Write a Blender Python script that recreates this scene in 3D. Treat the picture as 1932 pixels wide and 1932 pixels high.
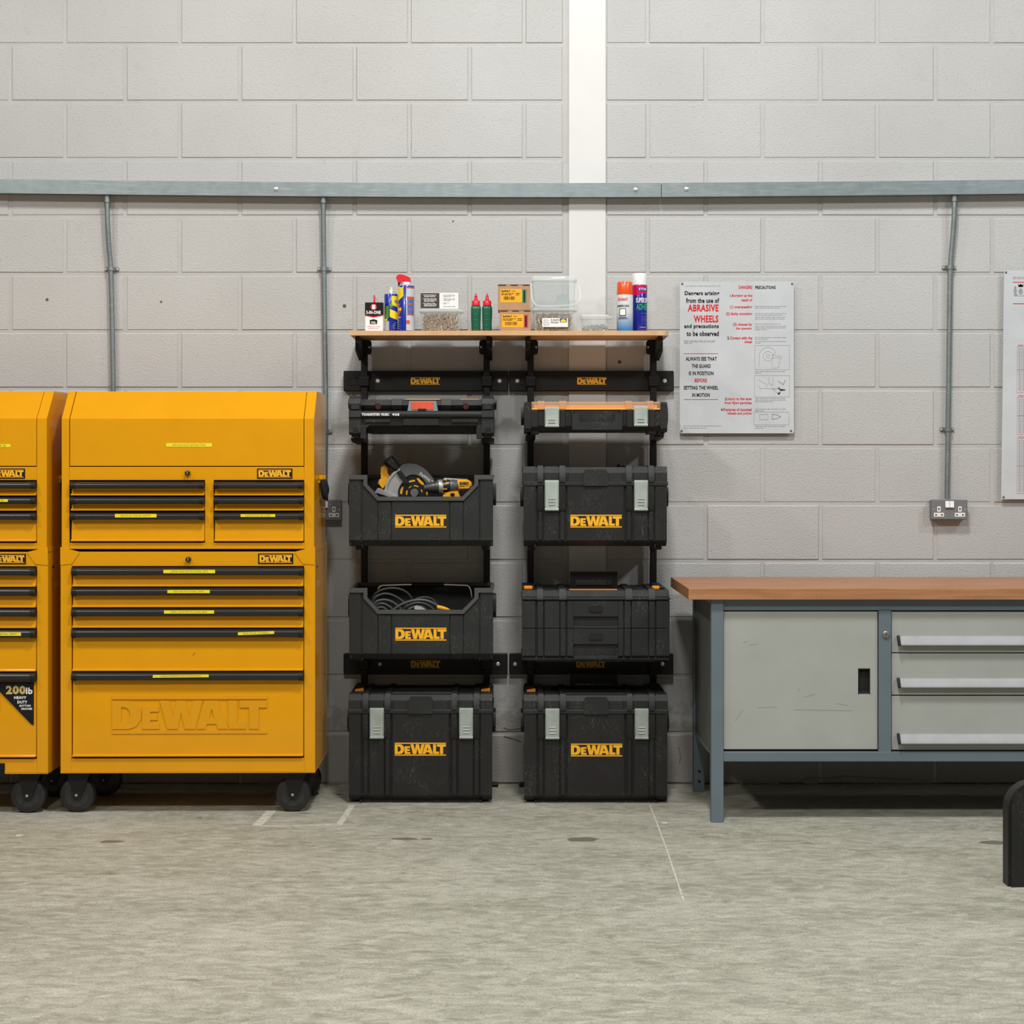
import bpy, bmesh, math, random
from mathutils import Vector
random.seed(7)
for o in list(bpy.data.objects): bpy.data.objects.remove(o, do_unlink=True)
SC = bpy.context.scene; COL = SC.collection

# ---------------------------------------------------------------- camera
F, CX, HY, D0, CH = 3370.0, 966.0, 893.0, 7.0, 1.217   # focal (px of a 1932 frame), principal point, distance to wall, height
cam = bpy.data.cameras.new('camera'); cam_o = bpy.data.objects.new('camera', cam); COL.objects.link(cam_o)
cam_o.location = (0, -D0, CH); cam_o.rotation_euler = (math.pi/2, 0, 0)
cam.sensor_fit = 'HORIZONTAL'; cam.sensor_width = 36; cam.lens = 36*F/1932; cam.shift_y = -(966-HY)/1932; cam.clip_end = 60
SC.camera = cam_o
# ---------------------------------------------------------------- light
w = bpy.data.worlds.new('world'); SC.world = w; w.use_nodes = True
w.node_tree.nodes['Background'].inputs[0].default_value = (1.0, .90, .76, 1)
w.node_tree.nodes['Background'].inputs[1].default_value = .20
def lamp(x, y, z, watts, col, size=.55):
    l = bpy.data.lights.new('high_bay_light', 'AREA'); l.shape = 'DISK'; l.size = size; l.energy = watts; l.color = col
    o = bpy.data.objects.new('high_bay_light', l); COL.objects.link(o); o.location = (x, y, z)
    o.rotation_euler = (math.radians(20), 0, 0)
lamp(-3.8, -3.2, 5.0, 82, (1, .97, .925))
lamp(.35, -2.9, 5.0, 150, (1, .985, .955))
lamp(4.6, -3.2, 5.0, 85, (.92, .98, 1))
lamp(-3.6, -6.4, 5.0, 125, (1, .97, .925))
lamp(-.3, -6.2, 5.0, 105, (1, .985, .955))
lamp(5.0, -6.2, 5.0, 130, (.92, .98, 1))
vs = SC.view_settings; vs.view_transform = 'Standard'; vs.look = 'None'; vs.exposure = 0; vs.gamma = 1; vs.use_curve_mapping = False

# ---------------------------------------------------------------- pixel <-> metres on a plane parallel to the wall
def S(y): return (D0+y)/F
def X(px, y): return (px-CX)*S(y)
def Z(py, y): return CH-(py-HY)*S(y)

# ---------------------------------------------------------------- materials
def lin(c):
    return tuple((v/12.92 if v <= .04045 else ((v+.055)/1.055)**2.4) for v in c)
def hexc(h): return lin(tuple(int(h[i:i+2], 16)/255 for i in (0, 2, 4)))
class N:
    def __init__(s, name):
        s.m = bpy.data.materials.new(name); s.m.use_nodes = True; s.t = s.m.node_tree; s.p = s.t.nodes['Principled BSDF']
    def n(s, typ, **kw):
        x = s.t.nodes.new(typ)
        for k, v in kw.items():
            if k in x.inputs: x.inputs[k].default_value = v
            else: setattr(x, k, v)
        return x
    def l(s, a, b): s.t.links.new(a, b)
    def pos(s, scale=(1, 1, 1), local=False):
        if local: src = s.n('ShaderNodeTexCoord').outputs['Object']
        else: src = s.n('ShaderNodeNewGeometry').outputs['Position']
        mp = s.n('ShaderNodeMapping'); mp.inputs['Scale'].default_value = scale; s.l(src, mp.inputs['Vector']); return mp.outputs[0]
    def noise(s, vec, scale, detail=3, rough=.5, dist=0):
        x = s.n('ShaderNodeTexNoise'); x.inputs['Scale'].default_value = scale; x.inputs['Detail'].default_value = detail
        x.inputs['Roughness'].default_value = rough; x.inputs['Distortion'].default_value = dist; s.l(vec, x.inputs['Vector']); return x.outputs['Fac']
    def ramp(s, fac, stops):
        x = s.n('ShaderNodeValToRGB'); e = x.color_ramp.elements
        while len(e) < len(stops): e.new(.5)
        for i, (p, c) in enumerate(stops): e[i].position = p; e[i].color = (c, c, c, 1) if isinstance(c, (int, float)) else (*c, 1)
        s.l(fac, x.inputs[0]); return x.outputs[0]
    def mix(s, fac, a, b, mode='MIX'):
        x = s.n('ShaderNodeMix', data_type='RGBA', blend_type=mode)
        for sock, v in ((x.inputs[0], fac), (x.inputs[6], a), (x.inputs[7], b)):
            if isinstance(v, (int, float)): sock.default_value = v
            elif isinstance(v, tuple): sock.default_value = (*v, 1)
            else: s.l(v, sock)
        return x.outputs[2]
    def bump(s, h, strength, dist=.002):
        x = s.n('ShaderNodeBump'); x.inputs['Strength'].default_value = strength; x.inputs['Distance'].default_value = dist
        s.l(h, x.inputs['Height']); s.l(x.outputs[0], s.p.inputs['Normal'])
MATS = {}
def mat(name, col, rough=.5, metal=0, var=0, vs_=30, bump=0, bs=300, coat=0, scuff=0, spec=None):
    if name in MATS: return MATS[name]
    if isinstance(col, str): col = hexc(col)
    a = N(name); p = a.p; p.inputs['Base Color'].default_value = (*col, 1); p.inputs['Roughness'].default_value = rough; p.inputs['Metallic'].default_value = metal
    if spec is not None: p.inputs['Specular IOR Level'].default_value = spec
    if coat: p.inputs['Coat Weight'].default_value = coat; p.inputs['Coat Roughness'].default_value = .06
    v = None
    if var or bump or scuff: v = a.pos()
    c = None
    if var:
        f = a.ramp(a.noise(v, vs_, 4, .6), [(.3, 1-var), (.7, 1+var)])
        c = a.mix(1, col, f, 'MULTIPLY')
    if scuff:
        v2 = a.pos((1, 1, .35))
        f1 = a.noise(v2, 130, 5, .7, 2.5); f2 = a.noise(v, 9, 2)
        m = a.n('ShaderNodeMath', operation='MULTIPLY'); a.l(a.ramp(f1, [(.54, 0), (.66, 1)]), m.inputs[0]); a.l(a.ramp(f2, [(.47, 0), (.74, 1)]), m.inputs[1])
        m2 = a.n('ShaderNodeMath', operation='MULTIPLY'); a.l(m.outputs[0], m2.inputs[0]); m2.inputs[1].default_value = scuff
        c = a.mix(m2.outputs[0], c if c is not None else col, (.20, .195, .18))
    if c is not None: a.l(c, p.inputs['Base Color'])
    if bump: a.bump(a.noise(v, bs, 2), bump, .001)
    MATS[name] = a.m; return a.m
def m_block():
    a = N('painted_concrete_block'); v = a.pos()
    big = a.noise(v, 1.3, 3); mid = a.noise(v, 14, 4, .6); pit = a.noise(v, 150, 4, .65); grain = a.noise(v, 330, 2)
    col = a.mix(a.ramp(big, [(.35, 0), (.65, 1)]), (.430, .430, .424), (.475, .476, .474))
    col = a.mix(a.ramp(mid, [(.60, 0), (.80, .35)]), col, (.37, .35, .315))
    pm = a.ramp(pit, [(.63, 0), (.69, 1)])
    mm = a.n('ShaderNodeMath', operation='MULTIPLY'); a.l(pm, mm.inputs[0]); mm.inputs[1].default_value = .7
    col = a.mix(mm.outputs[0], col, (.22, .205, .18))
    # grime near the floor, with a ragged edge
    sx = a.n('ShaderNodeSeparateXYZ'); a.l(v, sx.inputs[0])
    ad = a.n('ShaderNodeMath', operation='MULTIPLY_ADD'); a.l(mid, ad.inputs[0]); ad.inputs[1].default_value = -.5; a.l(sx.outputs['Z'], ad.inputs[2])
    col = a.mix(a.ramp(ad.outputs[0], [(0, .55), (.06, .0)]), col, (.22, .19, .15))
    a.l(col, a.p.inputs['Base Color']); a.p.inputs['Roughness'].default_value = .55
    h = a.mix(.45, a.ramp(pit, [(.30, 1), (.74, 0)]), grain)
    a.bump(h, .5, .005); MATS['block'] = a.m
m_block()
def m_floor():
    a = N('worn_concrete_floor'); v = a.pos(); vst = a.pos((.8, 1.7, 1))
    n1 = a.noise(vst, 2.2, 5, .65); n2 = a.noise(vst, 17, 8, .75, .8); n3 = a.noise(v, 150, 4, .7); n4 = a.noise(vst, 5.5, 3, .5)
    col = a.mix(a.ramp(n1, [(.35, 0), (.65, 1)]), (.25, .245, .19), (.36, .352, .29))
    col = a.mix(a.ramp(n2, [(.45, 0), (.75, .75)]), col, (.58, .56, .48))
    col = a.mix(a.ramp(n2, [(.28, .8), (.46, 0)]), col, (.19, .18, .145))
    col = a.mix(a.ramp(n4, [(.68, 0), (.76, .7)]), col, (.10, .085, .065))
    col = a.mix(a.ramp(n3, [(.36, .55), (.5, 0)]), col, (.12, .115, .09))
    a.l(col, a.p.inputs['Base Color']); a.l(a.ramp(n2, [(.3, .45), (.7, .75)]), a.p.inputs['Roughness'])
    a.bump(n2, .12, .004); MATS['floor'] = a.m
m_floor()
def m_wood(name, c1, c2, c3, sc=(1, 14, 14), fine=60, rough=.45):
    a = N(name); v = a.pos(sc)
    n1 = a.noise(v, 3.2, 4, .6, .4); n2 = a.noise(v, fine, 3, .6)
    col = a.mix(a.ramp(n1, [(.32, 0), (.66, 1)]), c1, c2); col = a.mix(a.ramp(n2, [(.52, 0), (.72, .6)]), col, c3)
    a.l(col, a.p.inputs['Base Color']); a.p.inputs['Roughness'].default_value = rough; a.bump(n2, .08, .001); MATS[name] = a.m
m_wood('beech_top', hexc('96653f'), hexc('ad7b55'), hexc('784a28'))
m_wood('mdf', hexc('c39a6e'), hexc('d0a97e'), hexc('a97f52'), (5, 5, 5), 90, .6)
def m_clear(name, tint=(.92, .95, .95), body=.10, col=(.85, .87, .87)):
    a = N(name); t = a.t
    tr = a.n('ShaderNodeBsdfTransparent'); tr.inputs[0].default_value = (*tint, 1)
    a.p.inputs['Base Color'].default_value = (*col, 1); a.p.inputs['Roughness'].default_value = .08
    lw = a.n('ShaderNodeLayerWeight'); lw.inputs[0].default_value = .35
    r = a.ramp(lw.outputs['Facing'], [(0, body), (1, .75)])
    mx = a.n('ShaderNodeMixShader'); a.l(r, mx.inputs[0]); a.l(tr.outputs[0], mx.inputs[1]); a.l(a.p.outputs[0], mx.inputs[2])
    a.l(mx.outputs[0], t.nodes['Material Output'].inputs[0]); MATS[name] = a.m
m_clear('clear_plastic'); m_clear('clear_lid', body=.30); m_clear('amber_clear', (.97, .86, .74), .28, (.72, .48, .30))
def m_galv():
    a = N('galvanised_steel'); v = a.pos((1, 1, 1)); n1 = a.noise(v, 22, 4, .6); n2 = a.noise(a.pos((.4, 3, 6)), 30, 3)
    col = a.mix(n1, (.18, .22, .23), (.31, .355, .365)); col = a.mix(a.ramp(n2, [(.5, 0), (.8, .5)]), col, (.42, .46, .48))
    a.l(col, a.p.inputs['Base Color']); a.p.inputs['Metallic'].default_value = .75; a.p.inputs['Roughness'].default_value = .42; MATS['galv'] = a.m
m_galv()
def m_alu():
    a = N('brushed_aluminium'); n = a.noise(a.pos((6, 60, 60)), 12, 4, .7); n2 = a.noise(a.pos(), 18, 3)
    col = a.mix(n2, (.27, .27, .28), (.38, .38, .40)); a.l(col, a.p.inputs['Base Color']); a.p.inputs['Metallic'].default_value = .2
    a.l(a.ramp(n, [(.3, .42), (.7, .6)]), a.p.inputs['Roughness']); MATS['alu'] = a.m
m_alu()
Y_ = mat('yellow_paint', (.655, .288, .0004), .42, spec=.12, coat=.55, var=.03, vs_=8)
BLK = mat('black_plastic', (.011, .011, .011), .5, bump=.10, bs=900, scuff=.55, var=.12, vs_=14, spec=.35)
GRY = mat('dark_grey_plastic', (.016, .017, .017), .55, bump=.10, bs=900, scuff=.5, var=.10, vs_=14, spec=.32)
RACK = mat('black_rack_plastic', (.008, .008, .008), .5, spec=.3)
BLKG = mat('black_gloss', (.011, .011, .012), .30)
RUB = mat('black_rubber', (.012, .012, .012), .6, var=.15, vs_=60)
LOGO = mat('logo_yellow', (.83, .40, .008), .5)
DARK = mat('void_black', (.004, .004, .004), .8)
ZINC = mat('zinc_latch', (.225, .255, .228), .5, .2, var=.12, vs_=20)
CHR = mat('bright_steel', (.75, .74, .72), .18, 1)
SCR = mat('screw_steel', (.62, .61, .58), .35, .8)
WHT = mat('white_plastic', (.78, .78, .76), .4)
FRM = mat('blue_grey_frame', (.112, .146, .168), .45, var=.05, vs_=6)
PNL = mat('grey_panel', (.33, .34, .315), .45, var=.05, vs_=5, scuff=0)
RED = mat('red_print', (.58, .015, .02), .55, spec=.2); BKP = mat('black_print', (.010, .010, .012), .55, spec=.15); FIN = mat('fine_print', (.28, .28, .30), .5)
WPR = mat('white_print', (.80, .80, .78), .5); YTP = mat('yellow_tape', (.80, .66, .02), .4); YTX = mat('tape_text', (.22, .16, .01), .5)
SGN = mat('sign_board', (.50, .525, .55), .38, var=.06, vs_=9)
COLM = mat('painted_column', (.62, .62, .615), .5, var=.03, vs_=4, bump=.05, bs=60)
CARD = mat('cardboard', (.40, .235, .125), .7, var=.08, vs_=25); ORG_ = mat('orange_clip', (.80, .26, .01), .5)

# ---------------------------------------------------------------- mesh building
class M:
    def __init__(s): s.v = []; s.f = []; s.fm = []
    def add(s, vs, fs, mi=0):
        k = len(s.v); s.v += [tuple(v) for v in vs]; s.f += [tuple(i+k for i in f) for f in fs]; s.fm += [mi]*len(fs); return s
    def box(s, x0, x1, y0, y1, z0, z1, b=0, mi=0):
        if x0 > x1: x0, x1 = x1, x0
        if y0 > y1: y0, y1 = y1, y0
        if z0 > z1: z0, z1 = z1, z0
        if not b:
            return s.add([(x, y, z) for x in (x0, x1) for y in (y0, y1) for z in (z0, z1)],
                         [(0, 1, 3, 2), (4, 6, 7, 5), (0, 4, 5, 1), (2, 3, 7, 6), (0, 2, 6, 4), (1, 5, 7, 3)], mi)
        b = min(b, (x1-x0)*.49, (y1-y0)*.49, (z1-z0)*.49); vs = []; idx = {}
        for sx in (0, 1):
            for sy in (0, 1):
                for sz in (0, 1):
                    c = ((x0, x1)[sx], (y0, y1)[sy], (z0, z1)[sz]); q = (b-2*b*sx, b-2*b*sy, b-2*b*sz)
                    for a in range(3):
                        idx[sx, sy, sz, a] = len(vs); vs.append(tuple(c[i] if i == a else c[i]+q[i] for i in range(3)))
        fs = []
        for a in range(3):
            o = [i for i in range(3) if i != a]
            for sa in (0, 1):
                f = []
                for (p, q) in ((0, 0), (1, 0), (1, 1), (0, 1)):
                    k = [0, 0, 0]; k[a] = sa; k[o[0]] = p; k[o[1]] = q; f.append(idx[k[0], k[1], k[2], a])
                fs.append(tuple(f))
            for p in (0, 1):
                for q in (0, 1):
                    k0 = [0, 0, 0]; k0[o[0]] = p; k0[o[1]] = q; k1 = list(k0); k1[a] = 1
                    fs.append((idx[(*k0, o[0])], idx[(*k0, o[1])], idx[(*k1, o[1])], idx[(*k1, o[0])]))
        for sx in (0, 1):
            for sy in (0, 1):
                for sz in (0, 1): fs.append(tuple(idx[sx, sy, sz, a] for a in range(3)))
        return s.add(vs, fs, mi)
    def prism(s, poly, plane, a, b, mi=0):
        n = len(poly)
        def P(u, v, t): return {'xz': (u, t, v), 'yz': (t, u, v), 'xy': (u, v, t)}[plane]
        vs = [P(u, v, a) for u, v in poly]+[P(u, v, b) for u, v in poly]
        fs = [tuple(range(n)), tuple(range(2*n-1, n-1, -1))]+[(i, (i+1) % n, n+(i+1) % n, n+i) for i in range(n)]
        return s.add(vs, fs, mi)
    def cyl(s, p0, p1, r0, r1=None, seg=16, mi=0):
        return s.rev(p0, p1, [(0, r0), (1, r0 if r1 is None else r1)], seg, mi)
    def rev(s, p0, p1, prof, seg=20, mi=0):        # profile [(t along axis, radius)]
        p0 = Vector(p0); p1 = Vector(p1); ax = p1-p0; u = ax.normalized().orthogonal().normalized(); w_ = ax.normalized().cross(u)
        vs = []; fs = []
        for t, r in prof:
            for i in range(seg):
                a = 2*math.pi*i/seg; vs.append(p0+ax*t+(u*math.cos(a)+w_*math.sin(a))*max(r, 1e-5))
        for j in range(len(prof)-1):
            for i in range(seg): fs.append((j*seg+i, j*seg+(i+1) % seg, (j+1)*seg+(i+1) % seg, (j+1)*seg+i))
        fs.append(tuple(range(seg-1, -1, -1))); fs.append(tuple(range((len(prof)-1)*seg, len(prof)*seg)))
        return s.add(vs, fs, mi)
    def tube(s, pts, r, seg=8, mi=0, smooth=0):
        P = [Vector(p) for p in pts]
        for _ in range(smooth):
            Q = [P[0]]
            for a, b in zip(P, P[1:]): Q += [a*.75+b*.25, a*.25+b*.75]
            Q.append(P[-1]); P = Q
        vs = []; fs = []; u = None
        for i, p in enumerate(P):
            t = (P[min(i+1, len(P)-1)]-P[max(i-1, 0)]).normalized()
            u = t.orthogonal().normalized() if u is None else (u-t*u.dot(t)).normalized()
            w_ = t.cross(u)
            for k in range(seg):
                a = 2*math.pi*k/seg; vs.append(p+(u*math.cos(a)+w_*math.sin(a))*r)
        for j in range(len(P)-1):
            for i in range(seg): fs.append((j*seg+i, j*seg+(i+1) % seg, (j+1)*seg+(i+1) % seg, (j+1)*seg+i))
        fs.append(tuple(range(seg-1, -1, -1))); fs.append(tuple(range((len(P)-1)*seg, len(P)*seg)))
        return s.add(vs, fs, mi)
    def grid(s, x0, x1, z0, z1, y, nx=1, nz=1, mi=0):      # flat print facing the room
        vs = [(x0+(x1-x0)*i/nx, y, z0+(z1-z0)*j/nz) for j in range(nz+1) for i in range(nx+1)]
        return s.add(vs, [(j*(nx+1)+i, j*(nx+1)+i+1, (j+1)*(nx+1)+i+1, (j+1)*(nx+1)+i) for j in range(nz) for i in range(nx)], mi)
    def disc(s, x, z, y, r, seg=20, mi=0):
        vs = [(x, y, z)]+[(x+r*math.cos(2*math.pi*i/seg), y, z+r*math.sin(2*math.pi*i/seg)) for i in range(seg)]
        return s.add(vs, [(0, 1+i, 1+(i+1) % seg) for i in range(seg)], mi)
    def flat(s, poly, y, mi=0): return s.add([(a, y, b) for a, b in poly], [tuple(range(len(poly)))], mi)
    def line(s, a, b, y, t, mi=0):
        d = Vector((b[0]-a[0], b[1]-a[1])); n_ = Vector((-d.y, d.x)).normalized()*t/2
        return s.flat([(a[0]+n_.x, a[1]+n_.y), (b[0]+n_.x, b[1]+n_.y), (b[0]-n_.x, b[1]-n_.y), (a[0]-n_.x, a[1]-n_.y)], y, mi)
    def text(s, t, x0, x1, z0, z1, y, bold=0, mi=0):
        vs, fs = glyphs(t, bold); return s.add([(x0+(x1-x0)*u, y, z0+(z1-z0)*v) for u, v in vs], fs, mi)
    def logo(s, x0, x1, z0, z1, y0, y1, mi=0):
        vs, fs = LOGO_MESH; return s.add([(x0+(x1-x0)*u, y0+(y1-y0)*t, z0+(z1-z0)*v) for u, v, t in vs], fs, mi)
    def wrap(s, cx, cy, r, k=0):                            # bend flat print round an upright can
        for i in range(k, len(s.v)):
            x, y, z = s.v[i]; d = max(-r*.999, min(r*.999, x-cx)); s.v[i] = (cx+d, cy-math.sqrt(r*r-d*d), z)
        return s
    def xform(s, f, k=0):
        for i in range(k, len(s.v)): s.v[i] = f(s.v[i])
        return s
GL = {}
def to_arrays(cu, d3=False):
    ob = bpy.data.objects.new('tmp', cu); me = ob.to_mesh()
    vs = [tuple(v.co) for v in me.vertices]; fs = [tuple(p.vertices) for p in me.polygons]
    ob.to_mesh_clear(); bpy.data.objects.remove(ob); bpy.data.curves.remove(cu); return vs, fs
def glyphs(t, bold):
    if (t, bold) not in GL:
        cu = bpy.data.curves.new('t', 'FONT'); cu.body = t; cu.offset = bold; cu.resolution_u = 2; cu.space_character = 1+bold*2.2
        vs, fs = to_arrays(cu)
        xa = min(v[0] for v in vs); xb = max(v[0] for v in vs); za = min(v[1] for v in vs); zb = max(v[1] for v in vs)
        GL[t, bold] = ([((v[0]-xa)/(xb-xa), (v[1]-za)/(zb-za)) for v in vs], fs)
    return GL[t, bold]
def make_logo():
    polys = [[(638, 1398), (1220, 1398), (1220, 1410), (638, 1410)], [(638, 1529), (1220, 1529), (1220, 1541), (638, 1541)],
      [(638, 1415), (692, 1415), (708, 1417), (722, 1422), (733, 1431), (741, 1443), (746, 1456), (747, 1469), (746, 1482), (741, 1495), (733, 1507), (722, 1516), (708, 1521), (692, 1523), (638, 1523)],
      [(672, 1440), (684, 1440), (695, 1444), (703, 1453), (707, 1469), (703, 1485), (695, 1494), (684, 1498), (672, 1498)],
      [(751, 1437), (813, 1437), (813, 1457), (781, 1457), (781, 1469), (809, 1469), (809, 1489), (781, 1489), (781, 1502), (816, 1502), (816, 1523), (751, 1523)],
      [(817, 1415), (853, 1415), (867, 1478), (880, 1415), (914, 1415), (928, 1478), (942, 1415), (977, 1415), (950, 1523), (911, 1523), (897, 1460), (884, 1523), (845, 1523)],
      [(986, 1415), (1036, 1415), (1074, 1523), (1036, 1523), (1030, 1504), (994, 1504), (988, 1523), (955, 1523)], [(1001, 1482), (1022, 1482), (1012, 1446)],
      [(1074, 1415), (1108, 1415), (1108, 1497), (1142, 1497), (1142, 1523), (1080, 1523), (1074, 1505)],
      [(1118, 1415), (1220, 1415), (1220, 1442), (1189, 1442), (1189, 1523), (1153, 1523), (1153, 1442), (1118, 1442)]]
    cu = bpy.data.curves.new('l', 'CURVE'); cu.dimensions = '2D'; cu.fill_mode = 'BOTH'; cu.extrude = .5
    for p in polys:
        sp = cu.splines.new('POLY'); sp.points.add(len(p)-1); sp.use_cyclic_u = True
        for i, (x, y) in enumerate(p): sp.points[i].co = ((x-638)/582, (1541-y)/143, 0, 1)
    vs, fs = to_arrays(cu); return [(v[0], v[1], v[2]+.5) for v in vs], fs
LOGO_MESH = make_logo()

ORG = {}
def tag(o, label=None, cat=None, group=None, kind=None):
    for k, v in (('label', label), ('category', cat), ('group', group), ('kind', kind)):
        if v: o[k] = v
    return o
def thing(name, label, cat, org, group=None, kind=None):
    o = bpy.data.objects.new(name, None); COL.objects.link(o); o.location = org; o.empty_display_size = .1; ORG[o.name] = Vector(org)
    return tag(o, label, cat, group, kind)
def mesh_of(name, m, mats, org, sharp=35):
    me = bpy.data.meshes.new(name); me.from_pydata([(v[0]-org[0], v[1]-org[1], v[2]-org[2]) for v in m.v], [], m.f)
    mats = mats if isinstance(mats, (list, tuple)) else [mats]
    for x in mats: me.materials.append(x)
    if len(mats) > 1: me.polygons.foreach_set('material_index', m.fm)
    bm = bmesh.new(); bm.from_mesh(me); bmesh.ops.recalc_face_normals(bm, faces=bm.faces); bm.to_mesh(me); bm.free()
    me.polygons.foreach_set('use_smooth', [True]*len(me.polygons)); me.set_sharp_from_angle(angle=math.radians(sharp)); me.update()
    return me
def part(name, m, mats, parent, label=None, kind=None, sharp=35):
    org = ORG[parent.name]; o = bpy.data.objects.new(name, mesh_of(name, m, mats, org, sharp)); COL.objects.link(o)
    o.parent = parent; ORG[o.name] = org; return tag(o, label, None, None, kind)
def solo(name, m, mats, org, label=None, cat=None, group=None, kind=None, sharp=35):
    o = bpy.data.objects.new(name, mesh_of(name, m, mats, org, sharp)); COL.objects.link(o); o.location = org; ORG[o.name] = Vector(org)
    return tag(o, label, cat, group, kind)

# ================================================================ THE SETTING
XL, XR, ZT, PITCH, COURSE = -3.5, 3.5, 3.54, .45, .225
C0, C1, C2 = X(1062, 0), X(1073, 0), X(1143, 0)          # end of the blockwork, steel column
wall = solo('wall_back', M().box(XL-.3, XR+.3, .0032, .16, -.02, ZT+.2), mat('painted_mortar', (.415, .413, .406), .55, var=.06, vs_=9, bump=.5, bs=120), (0, 0, 0), 'pale painted concrete block wall behind the tool storage', 'wall', kind='structure')
BLK_CACHE = {}
def block(x0, x1, z0, z1):
    wd = round(x1-x0, 3); ht = round(z1-z0, 3)
    if (wd, ht) not in BLK_CACHE:
        BLK_CACHE[wd, ht] = mesh_of('block', M().box(-wd/2, wd/2, 0, .02, -ht/2, ht/2, .0045), MATS['block'], (0, 0, 0))
    o = bpy.data.objects.new('block', BLK_CACHE[wd, ht]); COL.objects.link(o); o.parent = wall
    o.location = ((x0+x1)/2, random.uniform(-.0012, .0012), (z0+z1)/2); o.rotation_euler = (0, random.uniform(-.0015, .0015), 0)
zb = Z(409, 0)-10*COURSE
for k in range(17):
    z0 = zb+k*COURSE+.005; z1 = z0+COURSE-.010
    z0 = max(z0, .002)
    if z0 > ZT: break
    a = .0478 if k % 2 else -.166; b = .5318 if k % 2 else .759
    j = [C0]
    while a > XL: j.append(a); a -= PITCH
    for r, l in zip(j, j[1:]+[XL]):
        if r-l > .06: block(l+.005, r-.005 if r != C0 else r, z0, z1)
    j = [C2+.002]
    while b < XR: j.append(b); b += PITCH
    for l, r in zip(j, j[1:]+[XR]):
        if r-l > .06: block(l+.005 if l != C2+.002 else l, r-.005, z0, z1)
solo('trim_1', M().box(C1, C2, -.004, .06, 0, ZT, .002), COLM, (C1, 0, 0), 'smooth white painted steel column set flush in the block wall', 'column', kind='structure')
floor = solo('floor', M().box(-4.5, 4.5, -9, .12, -.12, 0), MATS['floor'], (0, 0, 0), 'worn grey concrete workshop floor', 'floor', kind='structure')
PAINT = mat('white_floor_paint', (.47, .45, .385), .7, var=.3, vs_=40)
DIRT = mat('floor_dirt', (.10, .085, .065), .9, var=.4, vs_=60)
def fl(px, py):                                            # pixel -> point on the floor
    d = CH*F/(py-HY); return ((px-CX)*d/F, d-D0)
def floor_strip(pts, wd, mt=PAINT, name='paint_mark', h=.0012):
    m = M()
    for (a, b) in zip(pts, pts[1:]):
        p = Vector(fl(*a)); q = Vector(fl(*b)); n_ = Vector((-(q-p).y, (q-p).x)).normalized()*wd/2
        m.prism([tuple(p+n_), tuple(q+n_), tuple(q-n_), tuple(p-n_)], 'xy', 0, h)
    part(name, m, mt, floor)
floor_strip([(1226, 1519), (1238, 1550), (1258, 1604), (1290, 1700)], .006)
floor_strip([(512, 1530), (499, 1545), (484, 1558)], .035)
floor_strip([(490, 1559), (560, 1558), (640, 1556)], .012)
floor_strip([(640, 1556), (652, 1539), (664, 1520)], .022)
for px, py, r in ((37, 1576, .014), (1254, 1552, .012)):   # paint drips
    x, y = fl(px, py); part('paint_drip', M().rev((x, y, 0), (x, y, .0015), [(0, r), (1, r*.8)], 14), PAINT, floor)
OIL = mat('oil_stain', (.14, .128, .10), .55)
for px, py, rx, ry in ((1098, 1584, .055, .035), (765, 1583, .045, .018), (806, 1583, .02, .012), (377, 1543, .008, .008), (640, 1499, .012, .015), (210, 1588, .04, .02), (1875, 1590, .05, .03)):
    x, y = fl(px, py)
    part('oil_stain', M().prism([(x+rx*math.cos(t*math.pi/9)*random.uniform(.8, 1.15), y+ry*math.sin(t*math.pi/9)*random.uniform(.8, 1.15)) for t in range(18)], 'xy', 0, .0008), OIL, floor)
m = M()                                                     # dirt in the crack along the foot of the wall
x = -3.4
while x < 3.4:
    l = random.uniform(.04, .16); r = random.uniform(.002, .007)
    m.prism([(x, 0), (x+l, 0), (x+l*.8, -r), (x+l*.4, -r*1.6), (x+l*.1, -r)], 'xy', 0, random.uniform(.001, .005)); x += l*random.uniform(.5, 1.1)
part('dirt_line', m, DIRT, floor, kind='stuff')
CRACK = mat('wall_crack', (.10, .085, .07), .9)
def wall_crack(pts, t=.003):
    m = M()
    for a, b in zip(pts, pts[1:]): m.line((X(a[0], 0), Z(a[1], 0)), (X(b[0], 0), Z(b[1], 0)), -.0022, t)
    part('crack', m, CRACK, wall)
wall_crack([(950, 1566-193), (962, 1377), (985, 1374)]); wall_crack([(951, 1389), (968, 1394), (985, 1400)])
wall_crack([(1500, 1478), (1530, 1466), (1555, 1468), (1600, 1464), (1660, 1468), (1720, 1471)], .002); wall_crack([(1280, 1408), (1284, 1425), (1282, 1440)], .002)
m = M()
for px, py, r in ((89, 565, 3), (650, 577, 4), (1169, 683, 4), (1167, 879, 4), (855, 577-160, 1.6), (304, 569, 2)):
    m.rev((X(px, 0), -.003, Z(py, 0)), (X(px, 0), .004, Z(py, 0)), [(0, r*.8*S(0)), (1, r*S(0))], 9)
part('drill_hole', m, CRACK, wall)

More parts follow.
